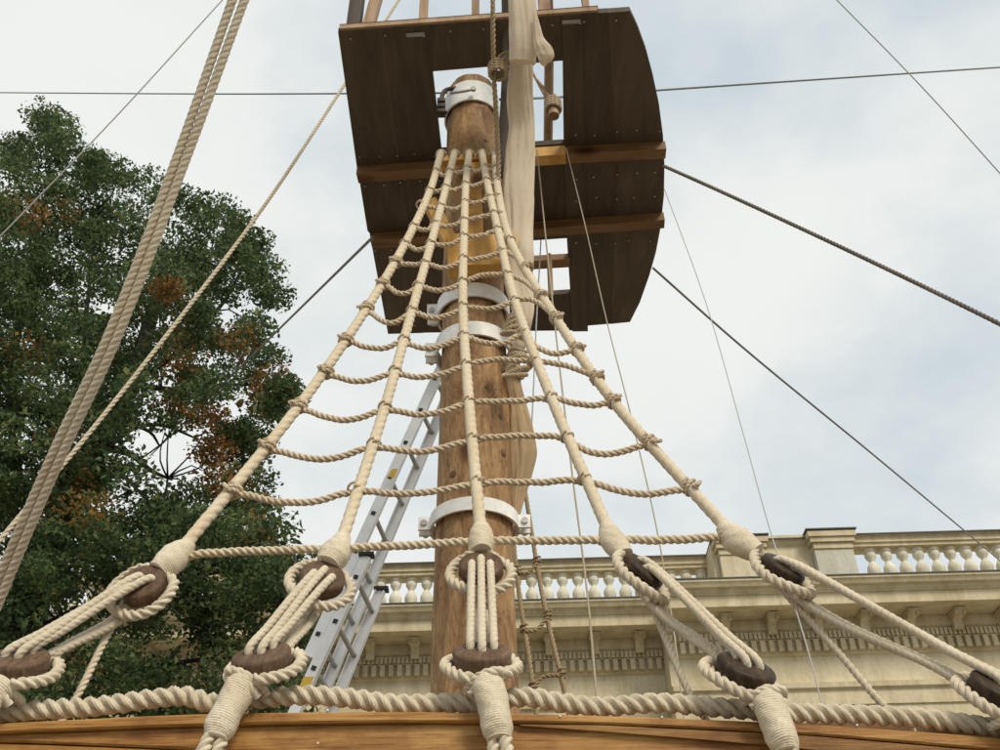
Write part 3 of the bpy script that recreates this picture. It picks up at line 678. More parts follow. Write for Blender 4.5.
# posts and lashings seen through the hole
b = MB(); p0 = atZ(549, 138, H+.45); tube(b, [atZ(548, 150, H+.25), atZ(549, 60, H+.55), atZ(548, -20, H+.9)], .035, 12, .1); b.build('spar', M_POST, top)
lash = thing('lashed_block', atZ(552, 105, H+.35), 'small rope lashed wooden block seen through the right of the platform hole', 'pulley block')
b = MB(); c = atZ(553, 106, H+.33); rope(b, [c+Vector((-.16, -.1, .35)), c+Vector((-.03, 0, .05)), c+Vector((0, 0, -.02))], .012); rope(b, [atZ(537, 80, H+.5), atZ(546, 92, H+.42), c], .014)
for k in range(4):
    zz = (k-1.5)*.028; rope(b, [c+Vector((.055*math.cos(a), .055*math.sin(a), zz+.006*math.sin(2*a))) for a in np.linspace(0, 2*PI, 10)], .013)
b.build('lashing', M_RAT, lash)
b = MB(); tube(b, [c+Vector((0, 0, -.12)), c+Vector((0, 0, .1))], .04, 14, .02, True); b.build('block', M_POST, lash)

# ================================================================== shroud net
PT = atY(470, 152, 4.2); PBm = atY(480, 662, 2.98)
nS = Vector((1, 0, 0)).cross(PT-PBm).normalized()
def sp(px, py, off=0): return atPl(px, py, PT, nS) + nS*off
if nS.y > 0: nS = -nS
ROWS = [ # crossings with the five shrouds; sags of the four bays in photo pixels
    ([(437, 172), (450, 172), (468, 169), (486, 168), (496, 169)], (3, 1.5, 2, 1)),
    ([(430, 191), (446, 188), (466, 185), (487, 181), (497, 182)], (1, 2.5, 1.5, 2)),
    ([(421, 205), (441, 207), (466, 203), (489, 198), (497, 197)], (.5, 3.5, 1.5, 2)),
    ([(414, 227), (435, 224), (464, 221), (494, 214), (500, 215)], (4, 3, -1, 0)),
    ([(405, 244), (431, 244), (464, 237), (498, 230), (510, 240)], (5, 4, 1.5, 0)),
    ([(396, 262), (425, 264), (464, 259), (501, 252), (527, 268)], (1, 6, 2, -5)),
    ([(383, 284), (418, 286), (463, 282), (507, 275), (541, 296)], (8, 6, -4, -5)),
    ([(367, 308), (412, 311), (463, 307), (515, 301), (556, 318)], (13, 8, 4, -9)),
    ([(346, 340), (404, 340), (463.5, 336), (522, 333), (577, 349)], (8, 9, 9, 11)),
    ([(326, 372), (395, 371), (466, 365), (533, 361), (597, 378)], (9, 8, -4, -5)),
    ([(299, 406), (385, 407), (469, 402), (551, 397), (613, 401)], (13, 9, 1, 5)),
    ([(267, 447), (374, 444), (473, 439), (567, 437), (649, 442)], (13, 9, -3, 14)),
    ([(233, 491), (355, 489), (478, 482), (584, 479), (690, 487)], (12, 7, 1, 10)),
    ([(186, 556), (341, 548), (481, 540), (611, 540), (733, 534)], (-2, -1, -1, 1))]
SH = []
for k in range(5):
    t0 = [(441, 153), (454.5, 153), (469, 153), (482, 153), (495, 153)][k]
    px = [t0] + [r[0][k] for r in ROWS]
    px[-1] = [(182, 549), (341, 543), (481, 534), (610, 534), (729, 531)][k]
    SH.append(px)
    ROWS[-1][0][k] = [(180, 555), (336, 549), (481, 541), (610, 540), (727, 536)][k]
net = thing('shroud_net', PBm, 'rope shrouds with wavy rope rungs fanning down from the mast top to the rail', 'rigging net')
for k, px in enumerate(SH):
    b = MB(); P = [sp(x, y) for x, y in px]
    # keep hand-made straightness: drop most mid nodes so the rope runs smooth
    P = [P[0]] + [P[i] for i in range(2, len(P)-1, 3)] + [P[-1]]
    rope(b, P, .0235, .13, 1, .115, 15)
    b.build('shroud', M_SHROUD, net)
def on_shroud(k, y):
    P = SH[k]; ys = [p[1] for p in P]; xs = [p[0] for p in P]; return float(np.interp(y, ys, xs))
FZ[:] = [[], 160]
for ri, (cr, sag) in enumerate(ROWS):
    b = MB(); r = .0145 if ri < 13 else .0165
    for i in range(4):
        (x0, y0), (x1, y1) = cr[i], cr[i+1]; sk = .8 + .5*rng.random(); P = []
        for t in np.linspace(0, 1, 9):
            yy = y0+(y1-y0)*t + sag[i]*math.sin(PI*t**sk) + (0 if t in (0, 1) else rng.normal(0, .25))
            P.append(sp(x0+(x1-x0)*t, yy, -.018 if t in (0., 1.) else -.004*abs(math.sin(PI*t))))
        rope(b, P, r, .078, 1, .26, 12)
    for k in range(5):          # clove hitch round every shroud
        c = sp(on_shroud(k, cr[k][1]) if ri < 13 else cr[k][0], cr[k][1]); a0 = sp(*SH[k][max(0, ri)]); a1 = sp(*SH[k][min(14, ri+1)])
        t = (a1-a0).normalized(); e1 = nS; e2 = t.cross(e1).normalized()
        turns = 2 if (k in (0, 4) and ri > 4) else 1; R = .0265; P = []
        rt_ = .0054 if k not in (0, 4) or ri < 5 else .0090
        nseg = 12*turns+1
        for j in range(nseg):
            a = 2*PI*j/12; P.append(c + e1*R*math.cos(a)+e2*R*math.sin(a)+t*((j/12-turns/2)*.022+.01*math.sin(a)))
        if k in (0, 4) and ri > 4:
            sd_ = -1 if k == 0 else 1; P.append(P[-1]+t*rng.uniform(-.02, .02)+Vector((sd_*.012, -.01, 0))); P.append(P[-1]+t*rng.uniform(-.02, .015)+Vector((sd_*.016, 0, 0)))
        rope(b, P, rt_, .05, 1, .2, 9)
    b.build('ratline' if ri < 13 else 'sheer_rope', M_RAT if ri < 13 else M_SHROUD, net)
fuzz(FZ[0], M_RAT, net); FZ[:] = [None]
b = MB(); b.bar(sp(437, 155, -.02)+Vector((0, .03, 0)), sp(498, 151, -.02)+Vector((0, .03, 0)), .05, .05, (0, 1, 0), .005); b.build('spreader_bar', M_PINE2, net)
b = MB()
for k in range(5):
    c = sp(*SH[k][0]); e2 = Vector((0, 0, 1))
    for j in range(2): rope(b, [c+Vector((.03*math.cos(a)+.0, .035*math.sin(a)+.02, .012*j)) for a in np.linspace(0, 2*PI, 9)], .008, .05, 1, .2, 8)
b.build('top_lashing', M_RAT, net)

# ================================================================== deadeyes and lanyards
def deadeye_mesh(R, T, up_single, mat, parent, c, X, Yv, Nn, name):
    """solid wooden disc, grooved rim, three real holes; X across, Yv in-plane 'up', Nn face normal"""
    prof = [(0, T/2), (R*.55, T/2), (R*.84, T/2*.97), (R*.94, T/2*.86), (R*.99, T/2*.55), (R*.97, 0), (R*.99, -T/2*.55), (R*.94, -T/2*.86), (R*.84, -T/2*.97), (R*.55, -T/2), (0, -T/2)]
    bm = bmesh.new(); M = 40; rows = []
    for r, z in prof:
        if r == 0: rows.append([bm.verts.new((0, 0, z))]*M); continue
        rows.append([bm.verts.new((r*math.cos(2*PI*j/M), r*math.sin(2*PI*j/M), z)) for j in range(M)])
    for i in range(len(rows)-1):
        for j in range(M):
            q = [rows[i][j], rows[i+1][j], rows[i+1][(j+1) % M], rows[i][(j+1) % M]]; u = []
            for v in q:
                if v not in u: u.append(v)
            bm.faces.new(u)
    bmesh.ops.recalc_face_normals(bm, faces=bm.faces)
    me = bpy.data.meshes.new(name); bm.to_mesh(me); bm.free(); o = bpy.data.objects.new('tmp', me); COL.objects.link(o)
    hb_ = bmesh.new()
    for hx, hy in holes_of(up_single, R): bmesh.ops.create_cone(hb_, cap_ends=True, segments=16, radius1=R*.19, radius2=R*.19, depth=T*2, matrix=Matrix.Translation((hx, hy, 0)))
    hm = bpy.data.meshes.new('h'); hb_.to_mesh(hm); hb_.free(); ho = bpy.data.objects.new('tmph', hm); COL.objects.link(ho)
    md = o.modifiers.new('b', 'BOOLEAN'); md.operation = 'DIFFERENCE'; md.object = ho; md.solver = 'EXACT'
    dg = bpy.context.evaluated_depsgraph_get(); dg.update(); me2 = bpy.data.meshes.new_from_object(o.evaluated_get(dg))
    bpy.data.objects.remove(o); bpy.data.objects.remove(ho)
    Mx = Matrix((X, Yv, Nn)).transposed().to_4x4(); Mx.translation = c-wloc(parent); me2.transform(Mx)
    me2.materials.clear(); me2.materials.append(mat)
    for f in me2.polygons: f.use_smooth = True
    bm = bmesh.new(); bm.from_mesh(me2)
    for e in bm.edges:
        if len(e.link_faces) == 2 and e.calc_face_angle(0) > .9: e.smooth = False
    bm.to_mesh(me2); bm.free()
    o = bpy.data.objects.new(name, me2); COL.objects.link(o); o.parent = parent; return o
def holes_of(up_single, R):
    h = R*.42
    return [(-h*.95, -h*.35), (0, h*.62), (h*.95, -h*.35)] if up_single else [(-h*.95, h*.4), (0, -h*.2), (h*.95, h*.4)]
def disc_frame(cx, cy, ang, ratio, P):
    v = -(P-C0).normalized(); a = math.radians(ang)
    maj = (Rt*math.cos(a) - Up*math.sin(a)); maj = (maj - v*maj.dot(v)).normalized()
    per = v.cross(maj).normalized()
    if per.dot(Up) < 0: per = -per
    n = (v*ratio + per*math.sqrt(1-ratio*ratio)).normalized()
    X = maj; Yv = n.cross(X).normalized()
    if Yv.dot(Up) < 0: Yv = -Yv; X = -X if X.cross(Yv).dot(n) < 0 else X
    if X.cross(Yv).dot(n) < 0: X = -X
    return X, Yv, n
TK = [ # upper centre, angle, ratio, lower centre, angle, ratio, seizing px path, radii, strop px path, lower radii, tail, label, mats
    dict(u=(143, 586), ua=-22, ur=.68, l=(18, 664), la=-6, lr=.36, sz=[(190, 543), (176, 556), (158, 572)], sr=[.025, .040, .049, .050, .040], st=[(2, 684), (-18, 705), (-50, 750)], tail=[(128, 596), (102, 646), (76, 698)],
         lab='leftmost deadeye tackle at the rail, its lower reddish brown disc cut by the left edge', me=(M_EYE, M_EYE)),
    dict(u=(322, 580), ua=14, ur=.62, l=(262, 660), la=-13, lr=.32, sz=[(343, 536), (338, 549), (328, 565)], sr=[.025, .038, .050, .054, .042], st=[(246, 678), (232, 703), (217, 735), (207, 760)], tail=None,
         lab='second deadeye tackle from the left, leaning beside the foot of the aluminium ladder', me=(M_EYE, M_EYE)),
    dict(u=(481, 569), ua=0, ur=.55, l=(482, 658), la=0, lr=.30, sz=[(481, 526), (481, 538), (481, 552)], sr=[.025, .039, .043, .043, .038], st=[(485, 678), (491, 697), (499, 735), (502, 765)], tail=None,
         lab='middle deadeye tackle hanging straight in front of the mast foot', me=(M_EYE, M_EYE)),
    dict(u=(642, 573), ua=42, ur=.24, l=(745, 672), la=22, lr=.32, sz=[(606, 526), (613, 541), (624, 556)], sr=[.025, .039, .043, .040, .034], st=[(764, 694), (773, 716), (786, 748), (794, 775)], tail=[(645, 585), (666, 640), (692, 698)],
         lab='second deadeye tackle from the right, its dark lower disc held in a wrapped strop', me=(M_EYEDARK, M_EYEDARK)),
    dict(u=(782, 571), ua=31, ur=.24, l=(1000, 692), la=26, lr=.30, sz=[(722, 526), (738, 541), (757, 553)], sr=[.025, .042, .050, .044, .036], st=[(1015, 718), (1030, 740), (1045, 780)], tail=[(786, 594), (838, 652), (886, 708)],
         lab='rightmost deadeye tackle, long lanyards running to a black disc at the right edge', me=(M_EYEDARK, M_EYEDARK))]
def tackle(d):
    ucen = sp(*d['u']); lcen = atY(*d['l'], 2.93); FZ[:] = [[], 420]
    t = thing('deadeye_tackle', lcen, d['lab'], 'deadeye tackle', 'deadeye tackles along the rail')
    RU, RL, T = .078, .092, .054
    fr = []
    for cen, (cx, cy), a, ra, R, ups, nm, mt in ((ucen, d['u'], d['ua'], d['ur'], RU, True, 'deadeye', d['me'][0]), (lcen, d['l'], d['la'], d['lr'], RL, False, 'deadeye', d['me'][1])):
        X, Yv, n_ = disc_frame(cx, cy, a, ra, cen); fr.append((cen, X, Yv, n_, R, ups))
        deadeye_mesh(R, T, ups, mt, t, cen, X, Yv, n_, nm)
    # rope eye round each disc
    def eye(cen, X, Yv, n_, R, apex, loose, open_, sh):
        ap = apex-cen; inp = ap - n_*ap.dot(n_); a0 = math.atan2(inp.dot(Yv), inp.dot(X)); P = []
        side = X*math.cos(a0+PI/2)+Yv*math.sin(a0+PI/2)
        P.append(apex+side*.020); 
        for a in np.linspace(open_, 2*PI-open_, 15):
            k = loose*(1+.10*math.cos(a)*-1)
            P.append(cen - n_*sh + (X*math.cos(a0+a)+Yv*math.sin(a0+a))*(R*k) + n_*.004*math.sin(3*a))
        P.append(apex-side*.020)
        b = MB(); rope(b, P, .0195, .085, 1, .24, 15); return b.build('rope_eye', M_WHITE, t)
    c, X, Yv, n_, R, _ = fr[0]; apx = sp(*d['sz'][-1]); eye(c, X, Yv, n_, R, apx, 1.34, .75, .012)
    c, X, Yv, n_, R, _ = fr[1]; ys = np.linspace(2.90, 2.845, len(d['st'])); SP = [atY(x, y, yy) for (x, y), yy in zip(d['st'], ys)]
    eye(c, X, Yv, n_, R, SP[0], 1.19, .6, .026)
    # seizings
    b = MB(); seizing(b, [sp(x, y) for x, y in d['sz']], d['sr']); b.build('seizing', M_WHITE, t)
    b = MB(); e = SP[-2]+(SP[-1]-SP[-2])*.15; seizing(b, [SP[0].lerp(SP[1], -.15)]+SP[1:-1]+[e], [.030, .046, .047, .045, .044, .044, .046, .043, .030],  .0068)
    # crossing turns at the throat
    side = (SP[1]-SP[0]).cross(-Fw).normalized()
    o = b.build('seizing', M_WHITE, t)
    b = MB(); q0 = SP[0].lerp(SP[1], .02)
    rope(b, [q0+side*.06+Vector((0, .03, .0)), q0+side*.045-Fw*.03+Vector((0, 0, .015)), q0-Fw*.046+Vector((0, 0, .028)), q0-side*.045-Fw*.03+Vector((0, 0, .012)), q0-side*.06+Vector((0, .03, -.01))], .015, .07, 1, .2, 12)
    rope(b, [q0-side*.05-Fw*.02+Vector((0, 0, -.03)), q0-Fw*.046-side*.01+Vector((0, 0, .006)), q0+side*.05-Fw*.02+Vector((0, 0, -.02))], .013, .07, 1, .2, 12)
    b.build('collar', M_WHITE, t)
    b = MB()
    for sg in (-1, 1):
        s2 = side*.018*sg; rope(b, [SP[-2].lerp(SP[-1], .05)+s2, SP[-1]+s2*1.1, SP[-1]+(SP[-1]-SP[-2])*2+Vector((0, .05, 0))+s2], .020, .085, 1, .24, 15)
    b.build('strop', M_WHITE, t)
    # lanyards, front and back runs
    hu = holes_of(True, RU); hl = holes_of(False, RL); cu, Xu, Yu, nu, *_ = fr[0]; cl_, Xl, Yl, nl, *_ = fr[1]
    for j in range(3):
        a = cu + Xu*hu[j][0] + Yu*hu[j][1]; c = cl_ + Xl*hl[j][0] + Yl*hl[j][1]; dd = (c-a).normalized()
        b = MB(); rope(b, [a-nu*.02, a+nu*(T*.55), a+nu*(T*.72)+dd*.022, a.lerp(c, .3)+nu*.03+nl*.012, a.lerp(c, .75)+nl*.025+nu*.01, c+nl*(T*.66)-dd*.014, c+nl*(T*.4), c-nl*.02], 0.0138, .062, 1, .11, 12)
        b.build('lanyard', M_WHITE, t)
    for j in ((0, 1), (1, 2), (2, 2)):
        a = cu + Xu*hu[j[0]][0] + Yu*hu[j[0]][1]; c = cl_ + Xl*hl[j[1]][0]*.9 + Yl*hl[j[1]][1]; dd = (c-a).normalized()
        b = MB(); rope(b, [a+nu*.01, a-nu*(T*.6)+dd*.01, a.lerp(c, .3)-nu*.04-nl*.02, a.lerp(c, .75)-nl*.03, c-nl*(T*.6)-dd*.01, c+nl*.01], 0.0138, .062, 1, .11, 12)
        b.build('lanyard', M_WHITE, t)
    if d['tail']:
        b = MB(); tl = d['tail']; rope(b, [atY(tl[0][0], tl[0][1], 3.12), atY(tl[1][0], tl[1][1], 3.1), atY(tl[2][0], tl[2][1], 3.07), atY(tl[2][0]+(tl[2][0]-tl[1][0])*.6, tl[2][1]+24, 3.08)], .0125, .062, 1, .2, 12)
        b.build('lanyard_tail', M_WHITE, t)
    fuzz(FZ[0], M_WHITE, t)
for d in TK: tackle(d)
FZ[:] = [None]

# ================================================================== sail, yard and their gear
def prof_sweep(name, rows, mat, parent, folds=5, seed=0, dep=.55, step=.02):
    P = [atY(x, y, Y) for y, x, hw, Y in rows]; hw = [q[2]*.94/1000*depth(p) for q, p in zip(rows, P)]
    pts, s = smooth_path(P, step); zs_ = np.array([p.z for p in P]); ordz = np.argsort(zs_); r = np.interp(pts[:, 2], zs_[ordz], np.array(hw)[ordz])
    ker = np.hanning(5); ker /= ker.sum(); r = np.convolve(np.pad(r, 2, 'edge'), ker, 'valid')
    R_ = np.random.default_rng(seed); a1, a2, a3 = R_.uniform(0, 6, 3)
    def rf(s_, th):
        f = .07*np.sin(folds*th+a1+s_*2.2+.8*np.sin(s_*3)) + .05*np.sin((folds+4)*th-s_*3.1+a2) + .05*np.sin(2*th+s_*6+a3)+.035*np.sin(7*th-s_*7+1.5*np.sin(s_*4))+.02*np.sin(13*th+s_*9)+.02*np.sin(s_*9+th*3)
        cr1 = (1-np.abs(np.sin(2.5*th+s_*3.0+a1+.9*np.sin(s_*2.3))))**5; cr2 = (1-np.abs(np.sin(2*th-s_*4.1+a2+1.2*np.sin(s_*3.7))))**6
        f = f - .10*cr1 - .09*cr2
        return r[:, None]*(1+f*np.where(np.abs(np.cos(th)) > .9, .25, 1))
    b = MB(); sweep(b, pts, s, rf, 110, ref=(1, 0, 0), scale2=np.full(len(pts), dep)); return b.build(name, mat, parent, angle=60)
sail = thing('furled_sail', atY(521, 330, 4.2), 'pale cream furled sail hanging in folds to the right of the mast', 'sail')
prof_sweep('upper_bunt', [(-60, 522, 15, 3.3), (0, 522.5, 15.5, 3.42), (30, 523, 15.5, 3.5), (50, 523, 15, 3.56), (62, 522, 14, 3.6)], M_SAIL, sail, 4, 1, .5, .012)
prof_sweep('flared_corner', [(14, 535, 2, 3.42), (28, 537, 4, 3.46), (38, 538.5, 5.5, 3.49), (46, 541.5, 8, 3.51), (52, 544.5, 9.5, 3.53), (57, 545.5, 9.3, 3.545), (60.5, 543, 7.5, 3.56), (62, 540, 4, 3.57)], M_SAIL, sail, 2, 9, .42, .008)
prof_sweep('middle_bunt', [(50, 521, 10, 3.66), (60, 521.5, 11.5, 3.68), (75, 520.5, 13, 3.74), (100, 520, 14, 3.85), (125, 522, 13.5, 3.95), (150, 520.5, 15.5, 4.02), (200, 517.5, 18, 4.12), (230, 517, 17, 4.16), (255, 516, 19, 4.18), (285, 519, 14.5, 4.22), (310, 523, 12, 4.24), (325, 523, 9, 4.26), (335, 522, 8, 4.3), (350, 518, 7, 4.32)], M_SAIL, sail, 5, 3, .5)
prof_sweep('lower_bunt', [(346, 517, 6, 4.4), (365, 513, 8, 4.42), (385, 513, 9, 4.45), (405, 517, 10, 4.5), (430, 521, 13, 4.52), (452, 523, 15, 4.55), (470, 521.5, 12, 4.57), (495, 518, 8, 4.6), (520, 516, 3, 4.62)], M_CANVAS, sail, 3, 5, .5)
for py, px, hw, Y in ((62, 521, 14.5, 3.67), (352, 518, 8.5, 4.33), (342, 520, 9.5, 4.3), (372, 513, 9.5, 4.43), (378, 513, 9.8, 4.44)):
    b = MB(); c = atY(px, py, Y); r = hw/1000*depth(c); rope(b, [c+Vector((r*math.cos(a), r*.62*math.sin(a), .012*math.sin(a*2))) for a in np.linspace(0, 2*PI, 14)], .011 if py > 100 else .006, .05, 1, .2, 9)
    b.build('gasket', M_RAT, sail)
yard = MB(); tube(yard, [atY(506, -60, 3.42), atY(508, 60, 3.86), atY(503, 160, 4.16), atY(500, 222, 4.24)], .040, 16, .05)
yd = yard.build('yard', M_YARD); props(yd, 'dark round spar running close beside the cream sail in front of the platform', 'spar')
b = MB(); rope(b, [atY(493.5, -50, 3.25), atY(493, 30, 3.5), atY(494, 74, 3.68), atY(498, 150, 3.98), atY(499, 200, 4.1)], .016)
c = atY(496, 70, 3.66)
for k in range(4):
    rope(b, [c+Vector((.05*math.cos(a)+.01, .05*math.sin(a), (k-1.5)*.026+.008*math.sin(a))) for a in np.linspace(0, 2*PI, 10)], .013)
rope(b, [c+Vector((.03, -.04, .03)), c+Vector((.08, -.05, .11)), c+Vector((.02, -.05, .06)), c], .010)
hal = b.build('halyard', M_TAN); props(hal, 'olive tan rope hanging left of the sail with a knot at the platform hole', 'rope')
blk = thing('pulley_block', atY(510, 243, 4.05), 'small round wooden pulley block hanging left of the sail below the platform', 'pulley block')
b = MB(); c = atY(510, 242, 4.05); pts, s = smooth_path([c+Vector((0, 0, -.09)), c+Vector((0, 0, .09))], .01, straight=True)
sweep(b, pts, s, lambda s_, th: .058*np.sqrt(np.clip(1-((s_-.09)/.095)**2, .02, 1)), 18, ref=(1, 0, 0), scale2=np.full(len(pts), .6)); b.build('shell', M_CANVAS, blk)
b = MB(); tube(b, [atY(496, 212, 4.06), atY(500, 222, 4.05), c+Vector((-.03, -.02, .05))], .018, 8, .02); b.build('hook', M_RUST, blk)
b = MB(); c = atY(513, 327, 4.1)
for k in range(5): rope(b, [c+Vector((.045*math.cos(a)+.01*k-.02, .04*math.sin(a), (k-2)*.022+.02*math.sin(a+k))) for a in np.linspace(0, 2*PI, 11)], .011, .05, 1, .24, 10)
q = b.build('rope_coil', M_RAT); props(q, 'small bundle of coiled rope tied right of the mast below the platform', 'rope coil')
b = MB(); c = atY(515, 368, 4.2)
for k in range(5): rope(b, [c+Vector((.06*math.cos(a)+.008*k, .04*math.sin(a), (k-2)*.024+.03*math.sin(a+k))) for a in np.linspace(0, 2*PI, 11)], .013, .05, 1, .24, 10)
q = b.build('rope_coil', M_RAT); props(q, 'lower rope bundle hanging right of the mast under the second band', 'rope coil')

# ================================================================== aluminium ladder
lad = thing('extension_ladder', atY(330, 700, 6.0), 'silver aluminium extension ladder leaning up behind the left side of the mast', 'ladder')
lad.location.z = zr-.6; 
def lerpv(a, b_, t): return a + (b_-a)*t
def line_at(p, q, y): return p[0]+(q[0]-p[0])*(y-p[1])/(q[1]-p[1])
def rails(a_hi, a_lo, Y, b_hi, y_hi, b_lo, y_lo):
    """near rail through two photo points at Y; far rail through the matching rung ends at the same heights"""
    A = lambda y: atY(line_at(a_hi, a_lo, y), y, Y)
    p1, p2 = A(y_hi), A(y_lo); q1, q2 = atZ(b_hi[0], b_hi[1], p1.z), atZ(b_lo[0], b_lo[1], p2.z)
    off = ((q1-p1)+(q2-p2))/2
    return p1, p2, q1*.5+(p1+off)*.5, q2*.5+(p2+off)*.5
def ladder_section(a0, a1, b0, b1, w, n, mat, tag):
    for (p, q) in ((a0, a1), (b0, b1)):
        bb = MB(); t = (q-p).normalized(); out = (b0-a0).normalized(); d = t.cross(out).normalized()
        bb.bar(p, q, w, .028, out, .0)
        # flanges of the channel
        o = bb.build('rail', mat, lad, smooth=False)
        for sgn in (-1, 1):
            fb = MB(); s_ = out*(.02 if p is a0 else -.02); off = d*(w/2-.004)*sgn
            fb.bar(p+off+s_, q+off+s_, .030, .008, d, 0); fb.build('flange', mat, o, smooth=False)
    for i in range(n):
        f = (i+.5)/n; p = lerpv(a0, a1, f); q = lerpv(b0, b1, f)
        rb = MB(); tube(rb, [p, q], .017, 8, .5, True); rb.build('rung', M_ALURUNG, lad)
        cb = MB(); out = (p-q).normalized(); t = (a1-a0).normalized(); d = t.cross(out).normalized()
        cb.box(p+out*.016, out*.004, t*.014, d*.014); cb.build('rung_end', M_CAP, lad, smooth=False)
A1, A0, B1, B0 = rails((433, 385), (357, 551), 6.0, (425, 449), 428, (392, 532), 501)
ext = (A1-A0).normalized(); la = (A1-A0).length; eb = (B1-B0)/la
dn = (atY(line_at((433, 385), (357, 551), 657), 657, 6.0)-A0).length
ladder_section(A0-ext*dn, A1+ext*.62, B0-eb*dn, B1+eb*.62, .070, int((la+dn+.62)/.28), M_ALU, 'fly')
C1, C0_, D1, D0_ = rails((366, 557), (306, 687), 5.86, (380, 589), 557, (343, 689), 653)
lc = (C1-C0_).length; ec = (C1-C0_)/lc; ed_ = (D1-D0_)/lc
ladder_section(C0_-ec*.9, C1, D0_-ed_*.9, D1, .066, int((lc+.9)/.28), M_ALU, 'base')
for p in (C1, D1):
    b = MB(); b.box(p+ext*.012, Vector((.05, 0, 0)), Vector((0, .035, 0)), Vector((0, 0, .012)), .003); b.build('end_cap', M_CAP, lad)
def sticker(px, py, Y, hw, hh):
    b = MB(); p = atY(px, py, Y); side = Vector((1, 0, 0)); b.box(p, side*hw, Vector((0, .003, 0)), ext*hh); b.build('sticker', M_STICK, lad, smooth=False)
sticker(393, 473, 5.93, .022, .035); sticker(306, 683, 5.79, .03, .04)

# ================================================================== small rope ladder behind the mast
rl = thing('rope_ladder', atY(545, 695, 5.2), 'narrow tan rope ladder hanging behind the right side of the mast', 'rope ladder')
LA = [(515, 505), (514, 540), (520, 600), (527, 645), (534, 695), (540, 740)]; LB = [(522, 470), (533, 540), (541, 588), (551, 635), (562, 680), (573, 735)]
for q in (LA, LB):
    b = MB(); rope(b, [atY(x, y, 5.2) for x, y in q], .0145, .08, 1, .22, 12)
    for x, y in q[2:5]:
        c = atY(x, y, 5.2)
    b.build('side_rope', M_TAN, rl)
for (a, c, e) in (((517, 572), (528, 573), (537, 563)), ((524, 631), (536, 630), (548, 617)), ((533, 689), (543, 677), (562, 675))):
    b = MB(); rope(b, [atY(x, y, 5.19) for x, y in (a, c, e)], .012)
    for (x, y) in (a, e):
        cc = atY(x, y, 5.2); rope(b, [cc+Vector((.020*math.cos(t_), .020*math.sin(t_), .012*(t_/PI-1))) for t_ in np.linspace(0, 4*PI, 17)], .007, .05, 1, .2, 8)
    b.build('rung', M_TAN, rl)

# ================================================================== stays and lines
def line(name, pts, r, mat, lab, cat='rope', sag=0, twist=False, group=None, pitch=None):
    P = [atY(x, y, Y) for x, y, Y in pts]
    if sag and len(P) == 2: P = [P[0], P[0].lerp(P[1], .25)-Vector((0, 0, sag*.75)), P[0].lerp(P[1], .5)-Vector((0, 0, sag)), P[0].lerp(P[1], .75)-Vector((0, 0, sag*.75)), P[1]]
    out = lambda q: q[0] < -10 or q[0] > 1010 or q[1] < -8
    if out(pts[0]): P.insert(0, P[0]+(P[0]-P[1]).normalized()*4)      # carried well past the edge of the view
    if out(pts[-1]) : P.append(P[-1]+(P[-1]-P[-2]).normalized()*4)
    b = MB()
    if twist: rope(b, P, r, pitch or r*7, 1, .22, 12)
    else: tube(b, P, r, 8, .15)
    o = b.build(name, mat); return props(o, lab, cat, group)
st = thing('doubled_stay', atY(0, 592, 4.1), 'heavy pair of twisted cream ropes crossing the tree at the upper left', 'rope')
for dx in (-4.9, 4.9):
    P = [atY(243.5+dx*1.25, -14, 2.62), atY(179+dx, 165, 3.05), atY(112+dx, 338, 3.45), atY(57+dx, 455, 3.75), atY(-2+dx, 592, 4.1), atY(-60+dx, 735, 4.4)]
    b = MB(); rope(b, P, .0222, .105, 1, .12, 15, ph=dx); b.build('strand', M_WHITE, st)
line('backstay', [(412, -20, 5.1), (399, 0, 5.05), (338, 95, 4.85), (265, 205, 4.65), (180, 318, 4.5), (90, 432, 4.4), (0, 540, 4.3), (-40, 590, 4.25)], .0135, M_CABLE, 'slender pale rope running diagonally behind the heavy double ropes at left', twist=True, pitch=.11)
line('guy_line', [(236, -15, 3.0), (110, 123, 3.2), (-15, 252, 3.4)], .0034, M_GREYLINE, 'very thin grey line crossing the top left corner above the tree', 'line')
line('wire', [(447, 93, 4.45), (220, 94, 6.0), (-20, 92.5, 8.0)], .007, M_DARKLINE, 'dark level wire from the mast head out to the left edge', 'wire')
line('wire', [(500, 99.5, 4.55), (563, 97, 5.2), (663, 90, 6.0), (1020, 66, 8.0)], .010, M_DARKLINE, 'dark wire from behind the platform out to the upper right edge', 'wire')
line('guy_line', [(373, 237, 5.35), (268, 340, 9.0), (150, 456, 15.8)], .012, M_DARKLINE, 'thin dark line slanting down from the platform left edge into the tree', 'line')
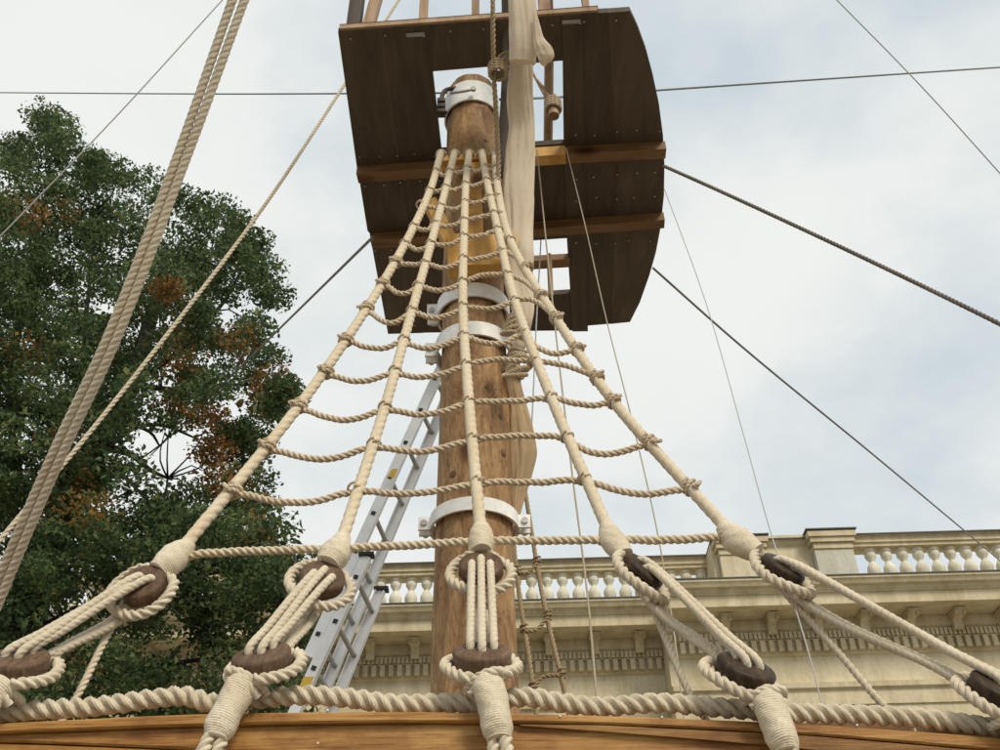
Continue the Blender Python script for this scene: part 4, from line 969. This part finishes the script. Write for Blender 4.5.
line('stay_rope', [(664, 166, 4.38), (720, 191, 4.2), (860, 256, 3.9), (1000, 324, 3.6), (1040, 345, 3.55)], .0125, M_TAN, 'brown twisted rope from the platform right side to the right edge', twist=True, pitch=.07)
bpy.data.objects['stay_rope'].data.materials[0] = rope_mat('weathered_rope', (.16, .14, .12), (.26, .22, .18))
line('guy_line', [(653, 268, 5.5), (740, 345, 6.5), (870, 452, 8.5), (985, 548, 12.0), (1020, 578, 15)], .0095, M_DARKLINE, 'dark thin line running from the platform rim down to the palace roof at right', 'line')
line('guy_line', [(825, -12, 3.2), (920, 85, 3.4), (1015, 190, 3.6)], .0034, M_GREYLINE, 'thin grey line crossing the top right corner', 'line')
line('signal_line', [(664, 188, 4.8), (705, 300, 4.4), (745, 440, 3.9), (770, 530, 3.7), (805, 640, 3.5), (826, 720, 3.4)], .0028, M_GREYLINE, 'very thin pale line from the platform right side down past the rightmost deadeye tackle', 'line')
line('signal_line', [(537, 150, 4.5), (548, 260, 4.4), (560, 370, 4.3), (573, 480, 4.2), (588, 600, 4.1), (598, 715, 4.0)], .0050, M_LINE, 'thin tan line falling from the platform hole just right of the sail', 'line')
line('signal_line', [(566, 148, 4.4), (585, 225, 4.35), (606, 318, 4.3), (632, 420, 4.2), (658, 535, 4.1), (675, 640, 4.0), (684, 720, 3.9)], .0036, M_LINE, 'thin tan line dropping from the platform hole across the dark boards, right of the other', 'line')
line('signal_line', [(541, 240, 4.9), (536, 330, 4.8), (533, 400, 4.8), (529, 480, 4.8)], .0045, M_GREYLINE, 'short grey cord seen through the smaller platform opening and beside the canvas bundle', 'line')
b = MB(); pts, s = smooth_path([atY(549, 255, 4.9), atY(551, 296, 4.85)], .02); sweep(b, pts, s, lambda s_, th: .018+0*s_, 8)
q = b.build('fender_stick', M_POST); props(q, 'short pale wooden stick hanging on a line in front of the smaller opening', 'stick')
print('tris approx', sum(len(o.data.polygons) for o in bpy.data.objects if o.type == 'MESH')*2, 'objects', len(bpy.data.objects))
